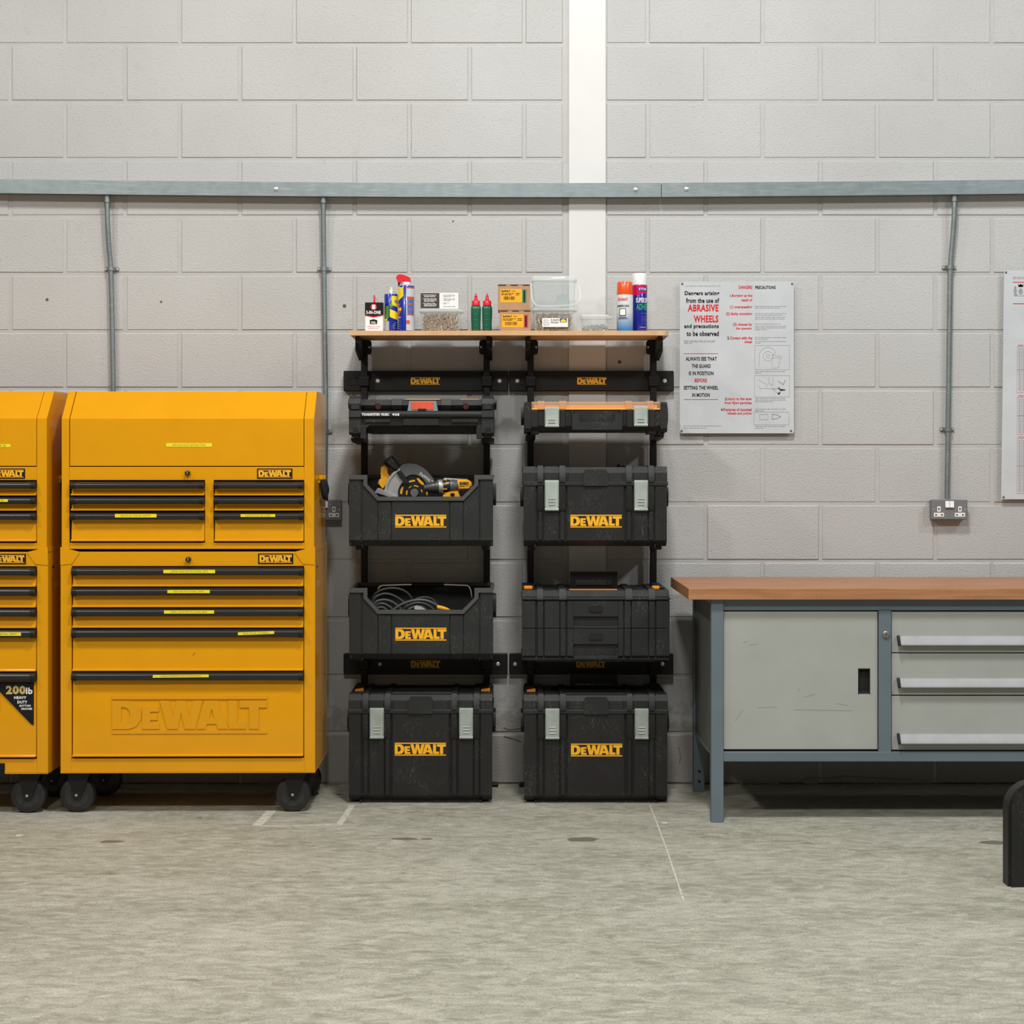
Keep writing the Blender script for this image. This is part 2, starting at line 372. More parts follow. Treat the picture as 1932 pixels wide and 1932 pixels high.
# ---------------------------------------------------------------- galvanised trunking and conduit
TY = -.05
tr = thing('cable_trunking', 'long galvanised steel cable trunking running across the block wall', 'trunking', (0, 0, Z(357, 0)))
top = [(-150, 337), (0, 339), (260, 342), (521, 344.5), (760, 346), (1000, 346.5), (1247, 346.2), (1600, 343.5), (1932, 340), (2100, 338)]
def length(pts):
    m = M()
    for i, (px, py) in enumerate(pts):
        x = X(px, TY); z = Z(py, TY); zl = Z(py+24.5, TY)
        m.v += [(x, TY, z), (x, TY, zl), (x, 0, zl), (x, 0, z), (x, TY-.0025, z+.002), (x, TY-.0025, zl-.002)]
    n = len(pts)
    for i in range(n-1):
        a, b = i*6, i*6+6
        for p, q in ((4, 5), (5, 1), (1, 2), (2, 3), (3, 0), (0, 4)): m.f.append((a+p, b+p, b+q, a+q)); m.fm.append(0)
    for a in (0, (n-1)*6): m.f.append((a+4, a+5, a+1, a+2, a+3, a)); m.fm.append(0)
    return part('trunking_length', m, MATS['galv'], tr)
t1 = length(top[:7]); t2 = length([(1248.2, 346.2)]+top[7:])
for px, py, pr in ((521, 357, t1), (1199, 358, t1), (1295, 357, t2)):
    x, z = X(px, TY), Z(py, TY); r = 4.2*S(TY)
    m = M().rev((x, TY-.002, z), (x, TY-.007, z), [(0, r), (.6, r*.95), (1, r*.5)], 14).box(x-r*.7, x+r*.7, TY-.0074, TY-.006, z-.0008, z+.0008)
    part('screw', m, SCR, pr)
def conduit(pts, saddles, label):
    y = -.022; P = [(X(px, y), yy, Z(py, y)) for px, py, yy in pts]
    o = thing('conduit', label, 'pipe', P[-1], 'steel conduits dropping from the trunking')
    part('pipe', M().tube(P, .0098, 12, smooth=2), MATS['galv'], o, sharp=60)
    part('coupling', M().cyl((P[0][0], P[0][1], P[0][2]+.006), (P[0][0], P[0][1], P[0][2]-.035), .0128, seg=14), MATS['galv'], o)
    for px, py in saddles:
        x, z = X(px, y), Z(py, y)
        m = M().box(x-.028, x+.028, -.005, 0, z-.008, z+.008, .002)
        m.prism([(x+.0135*math.cos(t), -.018+.0135*math.sin(t)) for t in [math.pi+i*math.pi/8 for i in range(9)]]+[(x+.0135, -.002), (x-.0135, -.002)], 'xy', z-.0075, z+.0075)
        s = part('saddle', m, MATS['galv'], o)
        for dx in (-.022, .022): part('screw', M().rev((x+dx, -.004, z), (x+dx, -.010, z), [(0, .006), (1, .0035)], 10), SCR, s)
conduit([(203, 366, -.03), (203.5, 420, -.03), (206, 470, -.024), (209, 507, -.018), (211.5, 620, -.018), (213.5, 735, -.018), (214, 900, -.018)], [(209, 507)], 'bent steel conduit dropping from trunking behind the yellow tool chests')
conduit([(610.5, 367, -.03), (610.5, 440, -.024), (611, 507, -.018), (613, 640, -.018), (615, 790, -.018), (613, 938, -.018)], [(611, 507), (613, 814)], 'steel conduit feeding the socket beside the yellow tool chest')
conduit([(1799.5, 364, -.03), (1799.5, 410, -.03), (1797, 450, -.024), (1793, 504, -.018), (1791.5, 620, -.018), (1789, 810, -.018), (1787, 940, -.018)], [(1793, 504), (1789, 810)], 'steel conduit feeding the socket above the workbench')

def socket(x0, x1, z1, z0, label, pins=True):
    yf = -.045; a, b, c, d = X(x0, yf), X(x1, yf), Z(z0, yf), Z(z1, yf); s = S(yf)
    o = thing('wall_socket', label, 'socket', ((a+b)/2, 0, c), 'metal-clad sockets on the block wall')
    GM = mat('grey_metalclad', (.16, .165, .175), .45)
    part('back_box', M().box(a+.003, b-.003, yf+.008, 0, c+.002, d-.002, .002), GM, o)
    fp = part('face_plate', M().box(a, b, yf, yf+.0085, c, d, .003), GM, o)
    mid = (a+b)/2
    for k, sg in enumerate((-1, 1)):
        cx = mid+sg*19.8*s
        part('rocker_switch', M().prism([(mid+sg*.4*s, d-3*s), (mid+sg*8*s, d-3*s), (mid+sg*8*s, d-15*s), (mid+sg*.4*s, d-15*s)], 'xz', yf-.004, yf).xform(lambda v: (v[0], v[1]-(.004 if v[2] < d-.02 and v[1] < yf-.001 else 0), v[2])), WHT, fp)
        m = M().box(cx-3.2*s, cx+3.2*s, yf-.0012, yf, d-23*s, d-13*s, .0005).box(cx-9.6*s, cx+9.6*s, yf-.0012, yf, d-32.5*s, d-25*s, .0005)
        iv = part('socket_insert', m, WHT, fp)
        h = M().box(cx-1.1*s, cx+1.1*s, yf-.0016, yf-.0008, d-20*s, d-15.5*s)
        for q in (-5.5, 5.5): h.box(cx+(q-1.8)*s, cx+(q+1.8)*s, yf-.0016, yf-.0008, d-30*s, d-27.7*s)
        part('pin_hole', h, DARK, fp)
        part('screw', M().rev((mid+sg*29.5*s, yf, d-19*s), (mid+sg*29.5*s, yf-.002, d-19*s), [(0, 2*s), (1, 1.4*s)], 10), SCR, fp)
socket(1757, 1825.5, 942.5, 980.5, 'grey double power socket with white switches above the workbench')
socket(576, 644.5, 943, 982, 'grey double power socket half hidden by the yellow tool chest')

# ---------------------------------------------------------------- safety signs
def bars(m, x0, x1, py, n, y, dp, s, last=.7, hh=.0011):
    for i in range(n):
        z = Z(py+i*dp, y); xe = x1 if i < n-1 else x0+(x1-x0)*last; x = x0
        while x < xe-.004:
            l = random.uniform(.007, .022); m.grid(x, min(x+l, xe), z-hh, z+hh, y); x += l+.0025
yS = -.022; sx = lambda p: X(p, yS); sz = lambda p: Z(p, yS)
sg = thing('safety_sign', 'white warning board about abrasive wheels with red and black lettering', 'sign', (sx(1390), 0, sz(817)))
def rrect(x0, x1, z0, z1, r, n=4):
    out = []
    for cx, cz, a0 in ((x1-r, z1-r, 0), (x0+r, z1-r, 90), (x0+r, z0+r, 180), (x1-r, z0+r, 270)):
        for i in range(n+1): a = math.radians(a0+90*i/n); out.append((cx+r*math.cos(a), cz+r*math.sin(a)))
    return out
part('board', M().prism(rrect(sx(1282.5), sx(1498), sz(817.5), sz(531), .008), 'xz', yS, yS+.004), SGN, sg)
for q in (1290, 1483): part('spacer', M().box(sx(q), sx(q+8), yS+.004, 0, sz(810), sz(540)), CRACK, sg)
for px, py in ((1287.3, 535.5), (1494.5, 535.5), (1286, 813), (1492.5, 813)): part('fixing_screw', M().rev((sx(px), yS, sz(py)), (sx(px), yS-.003, sz(py)), [(0, 2.3*S(yS)), (1, 1.6*S(yS))], 10), mat('dull_screw', (.18, .17, .16), .5, .6), sg)
kx = lambda u: 1270+u*240/1449; ky = lambda v: 520+v*320/1932
y1 = yS-.0006
def T(m, s, x0, x1, y0, y1_, bold=.035): m.text(s, sx(kx(x0)), sx(kx(x1)), sz(ky(y1_)), sz(ky(y0)), y1, bold)
mb, mr, mf = M(), M(), M()
for s, x0, x1, a, b in (('Dangers arising', 132, 526, 176, 238), ('from the use of', 146, 525, 256, 312), ('and precautions', 126, 520, 552, 612), ('to be observed', 152, 520, 632, 690),
    ('ALWAYS SEE THAT', 143, 497, 926, 970), ('THE GUARD', 212, 428, 1008, 1052), ('IS IN POSITION', 178, 460, 1090, 1135), ('SETTING THE WHEEL', 120, 515, 1255, 1299), ('IN MOTION', 217, 417, 1338, 1382),
    ('PRECAUTIONS', 934, 1168, 116, 154), ('1.', 648, 668, 214, 246), ('2.', 617, 645, 694, 726), ('3.', 593, 618, 1390, 1422), ('4.', 544, 570, 1510, 1542)): q = M(); T(q, s, x0, x1, a, b); part('black_lettering', q, BKP, sg)
for s, x0, x1, a, b in (('ABRASIVE', 166, 518, 328, 410), ('WHEELS', 234, 516, 452, 534), ('BEFORE', 245, 385, 1172, 1216), ('DANGERS', 748, 902, 114, 152), ('Bursting as the', 670, 902, 212, 250), ('result of', 777, 900, 262, 294),
    ('(1) overspeeding', 645, 900, 340, 380), ('(2) faulty mounting', 603, 900, 418, 458), ('(3) misuse by', 682, 898, 538, 580), ('the operator', 714, 898, 588, 622), ('Contact with the', 648, 900, 692, 728), ('wheel', 810, 898, 738, 770),
    ('Injury to the eyes', 621, 893, 1388, 1426), ('from flying particles', 588, 893, 1434, 1472), ('Fractures of mounted', 573, 893, 1508, 1544), ('wheels and points', 617, 893, 1554, 1590)): q = M(); T(q, s, x0, x1, a, b); part('red_lettering', q, RED, sg)
for v in (889, 1411): part('red_rule', M().grid(sx(kx(122)), sx(kx(513)), sz(ky(v+3)), sz(ky(v-3)), y1), RED, sg)
T(mf, 'THE ABRASIVE WHEELS REGULATIONS 1970', 132, 536, 112, 126, .0)
for v, n, e in ((350, 2, .8), (432, 2, .9), (475, 2, .95), (550, 1, .85), (576, 3, .4), (705, 2, .4), (750, 2, .2), (1092, 2, .2), (1398, 3, .6), (1520, 2, .3), (1718, 2, .3)): bars(mf, sx(kx(932)), sx(kx(1285)), ky(v), n, y1, 3.2, 0, e)
bars(mf, sx(kx(122)), sx(kx(480)), ky(742), 3, y1, 2.4, 0, .25); bars(mf, sx(kx(120)), sx(kx(550)), ky(1712), 2, y1, 4, 0, .6)
def outline(m, pts, t=.0012, close=True):
    P = [(sx(kx(a)), sz(ky(b))) for a, b in pts]
    for a, b in zip(P, P[1:]+([P[0]] if close else [])): m.line(a, b, y1, t)
for r_ in ((930, 1325, 796, 1070), (928, 1325, 1138, 1382), (922, 1318, 1555, 1700)): outline(mf, [(r_[0], r_[2]), (r_[1], r_[2]), (r_[1], r_[3]), (r_[0], r_[3])])
arc = lambda cx, cy, r, a0, a1, n=14: [(cx+r*math.cos(math.radians(a0+(a1-a0)*i/n)), cy-r*math.sin(math.radians(a0+(a1-a0)*i/n))) for i in range(n+1)]
outline(mf, arc(1080, 918, 100, 45, 190)+[(978, 1035)], close=False); outline(mf, arc(1080, 918, 55, 0, 360), close=False); outline(mf, arc(1080, 918, 20, 0, 360), close=False)
outline(mf, [(1130, 935), (1230, 935), (1195, 1052), (1125, 1055)]); outline(mf, [(1150, 845), (1165, 880), (1130, 905), (1230, 920)], close=False)
outline(mf, [(970, 1190), (1010, 1210), (1060, 1240), (1075, 1260)], close=False); outline(mf, [(970, 1245), (990, 1285), (1060, 1285), (1110, 1290), (1140, 1280)], close=False); outline(mf, [(1095, 1155), (1090, 1225), (1130, 1255), (1140, 1160)], close=False)
outline(mf, [(1195, 1200), (1255, 1243), (1280, 1185)], .003, False); outline(mf, [(1130, 1293), (1215, 1282)], .003, False); outline(mf, [(1130, 1293), (1190, 1340), (1240, 1310)], close=False); mb.flat([(sx(kx(a)), sz(ky(b))) for a, b in ((1185, 1340), (1225, 1328), (1208, 1360))], y1)
mb.flat([(sx(kx(a)), sz(ky(b))) for a, b in ((1205, 1262), (1215, 1290), (1280, 1298), (1280, 1307), (1225, 1312), (1200, 1290))], y1)
outline(mf, [(985, 1580), (1080, 1580), (1080, 1640), (985, 1640)]); outline(mf, [(1130, 1578), (1180, 1585), (1225, 1608), (1180, 1630), (1130, 1637)], .0028)
part('drawing_shade', mb, BKP, sg, kind='stuff'); part('fine_print', mf, FIN, sg, kind='stuff')

s2 = thing('safety_sign', 'white regulations board with crest and printed tables above the workbench', 'sign', (sx(1990), 0, sz(942)))
part('board', M().prism([(sx(1894.5), sz(510)), (sx(2150), sz(510)), (sx(2150), sz(942)), (sx(1889), sz(942))], 'xz', yS, yS+.004), SGN, s2)
for q in (1905, 2120): part('spacer', M().box(sx(q), sx(q+8), yS+.004, 0, sz(930), sz(525)), CRACK, s2)
for px, py in ((1898, 514), (1893.5, 938)): part('fixing_screw', M().rev((sx(px), yS, sz(py)), (sx(px), yS-.003, sz(py)), [(0, 2.3*S(yS)), (1, 1.6*S(yS))], 10), MATS['dull_screw'], s2)
mb, mr, mf = M(), M(), M()
for py in (532.5, 573): mr.grid(sx(1911), sx(2130), sz(py+.7), sz(py-.7), y1)
bars(mf, sx(1911), sx(2130), 523, 2, y1, 2.6, 0, .5)
def ell(m, cx, cy, rx, ry, n=14): m.flat([(sx(cx+rx*math.cos(i*2*math.pi/n)), sz(cy-ry*math.sin(i*2*math.pi/n))) for i in range(n)], y1)
for cx in (1915.5, 1936): outline_pts = ell(mf, cx, 549, 3.2, 5.5); ell(mf, cx, 542, 2.2, 2.2); ell(mf, cx+(1 if cx < 1920 else -1), 556, 3.6, 1.6)
ell(mf, 1925.7, 550, 4, 6); ell(mb, 1925.7, 538.8, 3.6, 1.8); mb.flat([(sx(a), sz(b)) for a, b in ((1921.5, 541.5), (1930, 541.5), (1931, 536), (1928, 538.4), (1925.7, 535), (1923.4, 538.4), (1920.5, 536))], y1); mf.grid(sx(1913), sx(1938), sz(558.8), sz(557.6), y1)
for a, b in ((654, 741), (749, 820), (827, 931)):
    bars(mr, sx(1921), sx(2060), a-2.5, 1, y1, 3, 0, 1)
    for px in (1919.5, 1927.3, 1952, 1990, 2060, 2120): mr.line((sx(px), sz(a)), (sx(px-.5), sz(b)), y1, .0008)
    for k in range(3): mr.grid(sx(1919), sx(2120), sz(a+(b-a)*k/2+.25), sz(a+(b-a)*k/2-.25), y1)
    py = a+4
    while py < b-2: mf.grid(sx(1921.5), sx(1925.5), sz(py+.6), sz(py-.6), y1); mf.grid(sx(1929), sx(1948), sz(py+.6), sz(py-.6), y1); py += 3
part('crest', mb, BKP, s2); part('red_table', mr, RED, s2, kind='stuff'); part('fine_print', mf, FIN, s2, kind='stuff')

# ================================================================ YELLOW TOOL CHESTS
yC = -.64; cs = S(yC)
def lx(px): return (px-114)*cs                 # local frame: x from the front left edge, y from the front face, z from the floor
def lz(py): return Z(py, yC)
DEP = .455
def bar_handle(parent, x0, x1, zt, zbm):
    h = zt-zbm
    prof = [(.008, zt), (-.010, zt), (-.018, zt-h*.18), (-.021, zt-h*.38), (-.021, zt-h*.72), (-.018, zt-h*.9), (-.012, zbm), (.008, zbm)]
    hd = part('handle', M().prism(prof, 'yz', x0+.016, x1-.016), BLKG, parent)
    cap = [(y*1.07 if y < 0 else y, z+(z-(zt+zbm)/2)*.06) for y, z in prof]
    part('end_cap', M().prism(cap, 'yz', x0, x0+.017), RACK, hd); part('end_cap', M().prism(cap, 'yz', x1-.017, x1), RACK, hd)
    return hd
def drawer(parent, x0, x1, py0, pyh, py1):
    """py0 top of handle, pyh bottom of handle, py1 bottom of drawer front"""
    zt, zh, z1 = lz(py0), lz(pyh), lz(py1)
    prof = [(.02, zt), (.008, zt), (.008, zh), (.009, zh-.002), (.006, zh-min((zh-z1)*.6, .022)), (.003, z1+.007), (-.009, z1+.004), (-.009, z1), (.02, z1)]
    d = part('drawer', M().prism(prof, 'yz', x0, x1), Y_, parent)
    bar_handle(d, x0-.001, x1+.001, zt, zh); return d
def tape(parent, px0, px1, py0, py1, s, y=-.0216, tilt=0, text_from=.14):
    x0, x1, z0, z1 = lx(px0), lx(px1), lz(py1), lz(py0)
    sk = lambda v: (v[0], v[1], v[2]+(v[0]-(x0+x1)/2)*tilt)
    t = part('label_tape', M().box(x0, x1, y-.0004, y+.001, z0, z1).xform(sk), YTP, parent)
    if s: part('lettering', M().text(s, x0+(x1-x0)*text_from, x1-(x1-x0)*.14, z0+(z1-z0)*.22, z1-(z1-z0)*.22, y-.0007, .0).xform(sk), YTX, t)
def badge(parent, px0, px1, py0, py1, y=0):
    b = part('badge', M().box(lx(px0), lx(px1), y-.002, y+.001, lz(py1), lz(py0), .0006), BKP, parent)
    part('logo', M().logo(lx(px0+2.6), lx(px1-2.6), lz(py1-2.2), lz(py0+2.2), y-.0026, y-.0018), LOGO, b)
def lock(parent, px, py, y=0):
    x, z = lx(px), lz(py); l = part('lock', M().rev((x, y+.001, z), (x, y-.016, z), [(0, 5.2*cs), (.55, 5.2*cs), (.9, 4.6*cs), (1, 3*cs)], 18), BLKG, parent)
    part('keyhole', M().box(x-.0012, x+.0012, y-.0168, y-.0155, z-.004, z+.004), SCR, l)
W_ = lx(594)
def local(name, label, org, group):
    o = bpy.data.objects.new(name, None); COL.objects.link(o); o.location = org; ORG[o.name] = Vector((0, 0, 0)); return tag(o, label, 'tool chest', group)

def rolling_cabinet(label, org, main):
    o = local('rolling_cabinet', label, org, 'yellow rolling cabinets'); zb_, zt = lz(1459), lz(1041)
    m = M()
    m.box(.0005, .002, .031, DEP, zb_, zt); m.box(W_-.002, W_-.0005, .031, DEP, zb_, zt); m.box(0, W_, DEP-.002, DEP, zb_, zt); m.box(0, W_, .0, DEP, zb_, zb_+.003); m.box(0, W_, .001, DEP, zt-.003, zt)
    m.box(0, lx(135), 0, .03, zb_, zt, .0015); m.box(lx(573), W_, 0, .03, zb_, zt, .0015)                     # front posts
    m.box(lx(135)-.001, lx(573)+.001, .0008, .03, lz(1068.5), zt, .0012)                                      # top rail
    m.box(lx(135)-.001, lx(573)+.001, .0012, .03, zb_, lz(1431), .0012); m.box(lx(135), lx(573), -.0008, .004, lz(1457), lz(1454.5))
    for a, b in (((0, zt-.002), (lx(150), 0)), ((W_, zt-.002), (lx(556), 0))):                                 # raised corner gussets
        x0, xin = a[0], b[0]; m.prism([(x0, lz(1032)), (x0+(xin-x0)*.35, lz(1035)), (xin, lz(1041)), (xin, lz(1043)), (x0+(xin-x0)*.6, lz(1064)), (x0, lz(1066))], 'xz', -.0022, 0)
    for x0 in (0, W_-.0025): m.box(x0, x0+.0025, 0, DEP, zt-.001, lz(1032))
    part('cabinet_body', m, Y_, o)
    part('inner_frame', M().box(lx(134), lx(574), .028, .034, lz(1433), lz(1067)), DARK, o)
    for px, q in ((20, 1078), (20, 1083), (20, 1095)): pass
    ds = [drawer(o, lx(137), lx(571.5), a, b, c) for a, b, c in ((1070.5, 1085.5, 1106.3), (1108.7, 1123.5, 1145.3), (1147.5, 1162.5, 1184), (1186.5, 1202.3, 1265.5), (1268, 1283.3, 1427))]
    badge(o, 486.5, 552.6, 1044.5, 1064, .0006); lock(o, 355.3, 1055.4, .0008)
    part('embossed_logo', M().logo(lx(211), lx(503), lz(1385), lz(1314), .0012, .006), Y_, ds[4])
    if main:
        m = M()
        for p, q in (((366.5, 1231), (364.5, 1236)), ((364.5, 1235), (362, 1240)), ((363.5, 1238), (365, 1239)), ((361, 1241), (359.5, 1244))): m.line((lx(p[0]), lz(p[1])), (lx(q[0]), lz(q[1])), .0045, .002)
        part('rust_scratch', m, mat('rust', (.20, .075, .01), .8), ds[3], kind='stuff')
        for i, (a, b, c, d, s, tl) in enumerate(((310, 407, 1074.5, 1081, 'LARGE DIAM SDS PLUS DRILL BITS', 0), (317.5, 397, 1112.5, 1118.5, 'XLR SDS PLUS DRILL BITS', 0), (311, 405, 1151, 1157, 'SMALL DIAM SDS PLUS DRILL BITS', 0),
              (450, 518, 1191.2, 1196.6, 'SDS PLUS CHISELS', .035), (290, 395, 1272, 1277.2, 'LARGE HAMMER DUST EXTRACTION', .008))): tape(ds[i], a, b, c, d, s, tilt=tl)
    else:
        k = 594-90.6
        tape(ds[3], k-10, k+43, 1191.5, 1198, 'METAL ZIPIT', text_from=.2)
        y = .001; P = lambda u, v: (lx(k+u/3.643), lz(1030+v/3.643-1.2))
        def pl(m, pts): m.flat([P(*p) for p in pts], y-.0006)
        st = part('weight_sticker', M().prism([P(-30, 938), P(231, 938), P(231, 1232), P(215, 1226), P(0, 1003), P(-30, 972)], 'xz', y-.0004, y+.006), BKP, ds[4])
        def tx(m, s, x0, x1, a, b, bold=.03): m.text(s, P(x0, 0)[0], P(x1, 0)[0], P(0, b)[1], P(0, a)[1], y-.0012, bold)
        m = M(); tx(m, '200', 42, 178, 962, 1022, .05); part('lettering', m, mat('gold_print', (.50, .37, .12), .5), st)
        m = M(); tx(m, 'lb', 180, 225, 975, 1020); tx(m, 'HEAVY', 98, 183, 1034, 1054); tx(m, 'DUTY', 121, 189, 1065, 1085); tx(m, 'BOTTOM', 136, 212, 1093, 1107); tx(m, 'DRAWER', 148, 224, 1114, 1128); part('lettering', m, WPR, st)
        part('rail_plate', M().box(lx(k-40), lx(k+9.5), -.0015, .002, lz(1463), lz(1439)), BKP, o)
    # serial sticker and punched holes on the right-hand side panel
    part('side_sticker', M().box(W_, W_+.0006, .10, .16, lz(1112), lz(1100)), mat('faded_sticker', (.55, .30, .12), .5), o)
    for ya, yb, pa, pb in ((.06, .085, 1069, 1073), (.065, .072, 1077, 1079), (.065, .072, 1092, 1094)): part('side_hole', M().box(W_, W_+.0008, ya, yb, lz(pb), lz(pa)), DARK, o)
    for cx, cy, turn in ((139-114, .07, 0), (549-114, .07, 0), (40, DEP-.07, .1), (439, DEP-.07, .1)):
        x = cx*cs; r = .063
        c = part('caster', M().box(x-.05, x+.06, cy-.045, cy+.045, zb_-.005, zb_), RACK, o)
        wv = M()
        wv.rev((x, cy-.022, r), (x, cy+.022, r), [(0, r*.86), (.06, r*.95), (.2, r), (.8, r), (.94, r*.95), (1, r*.86)], 36)
        wh = part('wheel', wv, RUB, c)
        hub = M().rev((x, cy-.0225, r), (x, cy-.0205, r), [(0, r*.66), (1, r*.60)], 30).rev((x, cy-.028, r), (x, cy-.02, r), [(0, r*.24), (1, r*.30)], 16)
        for a in range(5):
            t = math.radians(90+72*a); hub.prism([(x+math.cos(t+d)*q, r+math.sin(t+d)*q) for d, q in ((-.25, r*.2), (-.04, r*.6), (.04, r*.6), (.25, r*.2))], 'xz', cy-.0250, cy-.021)
        part('hub', hub, mat('hub_grey', (.022, .022, .022), .45), wh)
        for yy in (cy-.032, cy+.028): part('fork_plate', M().prism([(x-.032, zb_-.004), (x+.050, zb_-.004), (x+.014, r-.010), (x+.008, r-.014), (x-.008, r-.014), (x-.013, r-.008)], 'xz', yy, yy+.004), RACK, c)
        part('axle_bolt', M().rev((x, cy-.032, r), (x, cy-.038, r), [(0, .0055), (.6, .005), (1, .0025)], 12), mat('bolt_steel', (.30, .29, .27), .45, .5), c)
    return o

def top_chest(label, org, main):
    o = local('top_chest', label, org, 'yellow top chests'); x0, x1 = lx(116.5), lx(592); zb_ = lz(1036)
    zk, zt = lz(790), lz(735.4); yk = .105                     # break line of the lid, top of the lid, set-back of the top
    side = [(0, zb_), (0, zk), (yk, zt), (DEP-.01, zt), (DEP-.01, zb_)]
    m = M()
    m.prism(side, 'yz', x0, x0+.002); m.prism(side, 'yz', x1-.002, x1); m.box(x0, x1, DEP-.012, DEP-.01, zb_, zt); m.box(x0, x1, .002, DEP-.01, zb_, zb_+.003)
    def slab(a, b):                                            # sloping side frame of the lid opening
        m.prism([(.0, zb_), (0, zk), (yk, zt), (DEP-.01, zt), (DEP-.01, zt-.012), (yk+.008, zt-.012), (.012, zk-.004), (.012, zb_)], 'yz', a, b)
    slab(x0+.0021, lx(130.5)); slab(lx(573.5), x1-.0021)
    m.box(lx(130.5), lx(573.5), .0008, .02, lz(906), lz(881), .0012); m.box(lx(130.5), lx(573.5), .0008, .02, zb_, lz(1024), .0012); m.box(lx(386), lx(402.5), .0006, .02, lz(1025), lz(905), .0012)
    part('chest_body', m, Y_, o)
    part('inner_frame', M().box(lx(130), lx(574), .022, .028, lz(1026), lz(905)), DARK, o)
    a, b = lx(132), lx(572.2); q = .0015
    ld = M().prism([(q, lz(879)), (q, zk), (yk+q, zt-.001), (DEP-.02, zt-.001), (DEP-.02, zt-.006), (yk+.005, zt-.006), (.008, zk-.003), (.008, lz(879))], 'yz', a, b)
    lid = part('lid', ld, Y_, o)
    badge(o, 484.5, 551, 884, 903, .0006); lock(o, 353.8, 892.6, .0008)
    dl = [drawer(o, lx(134.5), lx(385), p, h, c) for p, h, c in ((909, 922, 934.5), (937.6, 951, 963), (967, 980.7, 1021))]
    dr = [drawer(o, lx(404.5), lx(572), p, h, c) for p, h, c in ((909, 922, 934.5), (937.6, 951, 963), (967, 980.7, 1021))]
    if main:
        tape(lid, 313, 399, 836, 843, 'SDS PLUS DUST EXTRACTION', y=.0008); tape(dl[2], 219, 297, 969.5, 976, 'SDS PLUS CHUCK ADPTS'); tape(dr[2], 455, 520, 970, 975, 'DIAMOND BLADES')
    else:
        k = 594-90.6
        tape(lid, k-40, k+20, 838, 844, 'RS', y=.0008, text_from=.62); tape(dr[1], k-40, k+18.5, 941.5, 946.5, 'TS', text_from=.66)
    part('side_sticker', M().box(x1, x1+.0006, .06, .11, lz(806), lz(792)), MATS['faded_sticker'], o)
    # folding carry handle on the right-hand side
    hb = part('side_handle', M().box(x1, x1+.006, .17, .29, lz(905), lz(897), .002).box(x1, x1+.016, .175, .190, lz(912), lz(897), .002).box(x1, x1+.016, .27, .285, lz(912), lz(897), .002), Y_, o)
    part('grip', M().tube([(x1+.010, .182, lz(905)), (x1+.014, .18, lz(925)), (x1+.018, .19, lz(938)), (x1+.018, .23, lz(942)), (x1+.018, .27, lz(938)), (x1+.014, .28, lz(925)), (x1+.010, .278, lz(905))], .009, 8, smooth=1), RACK, hb)
    return o
gx = X(114, yC)
cab = rolling_cabinet('yellow rolling cabinet with embossed lettering on its bottom drawer beside the socket', (gx, yC, 0), True)
chs = top_chest('yellow top chest with sloping lid labelled for dust extraction', (gx, yC, 0), True)
g2 = X(90.6, -.65)-W_
cab2 = rolling_cabinet('yellow rolling cabinet with black weight sticker on its bottom drawer', (g2, -.652, 0), False)
chs2 = top_chest('yellow top chest standing on the cabinet with the black weight sticker', (g2, -.652, 0), False)
for o in (cab, chs): o.rotation_euler.z = math.radians(.7)
# black lanyard cords hung on the side handle of the main chest
hx = gx+lx(592)+.012; m = M()
for k in range(4):
    yy = yC+.20+k*.018; zz = lz(905)
    m.tube([(hx+.004, yy, zz), (hx+.008+k*.002, yy+.015, zz-.035), (hx+.006, yy+.03, zz-.06), (hx+.010, yy+.01, zz-.072-k*.004), (hx+.007, yy-.01, zz-.04), (hx+.004, yy, zz)], .0035, 6, smooth=2)
solo('cord_bundle', m, RUB, (hx, yC+.2, lz(905)), 'small bundle of black cord hanging on the side handle of the yellow chest', 'cord')

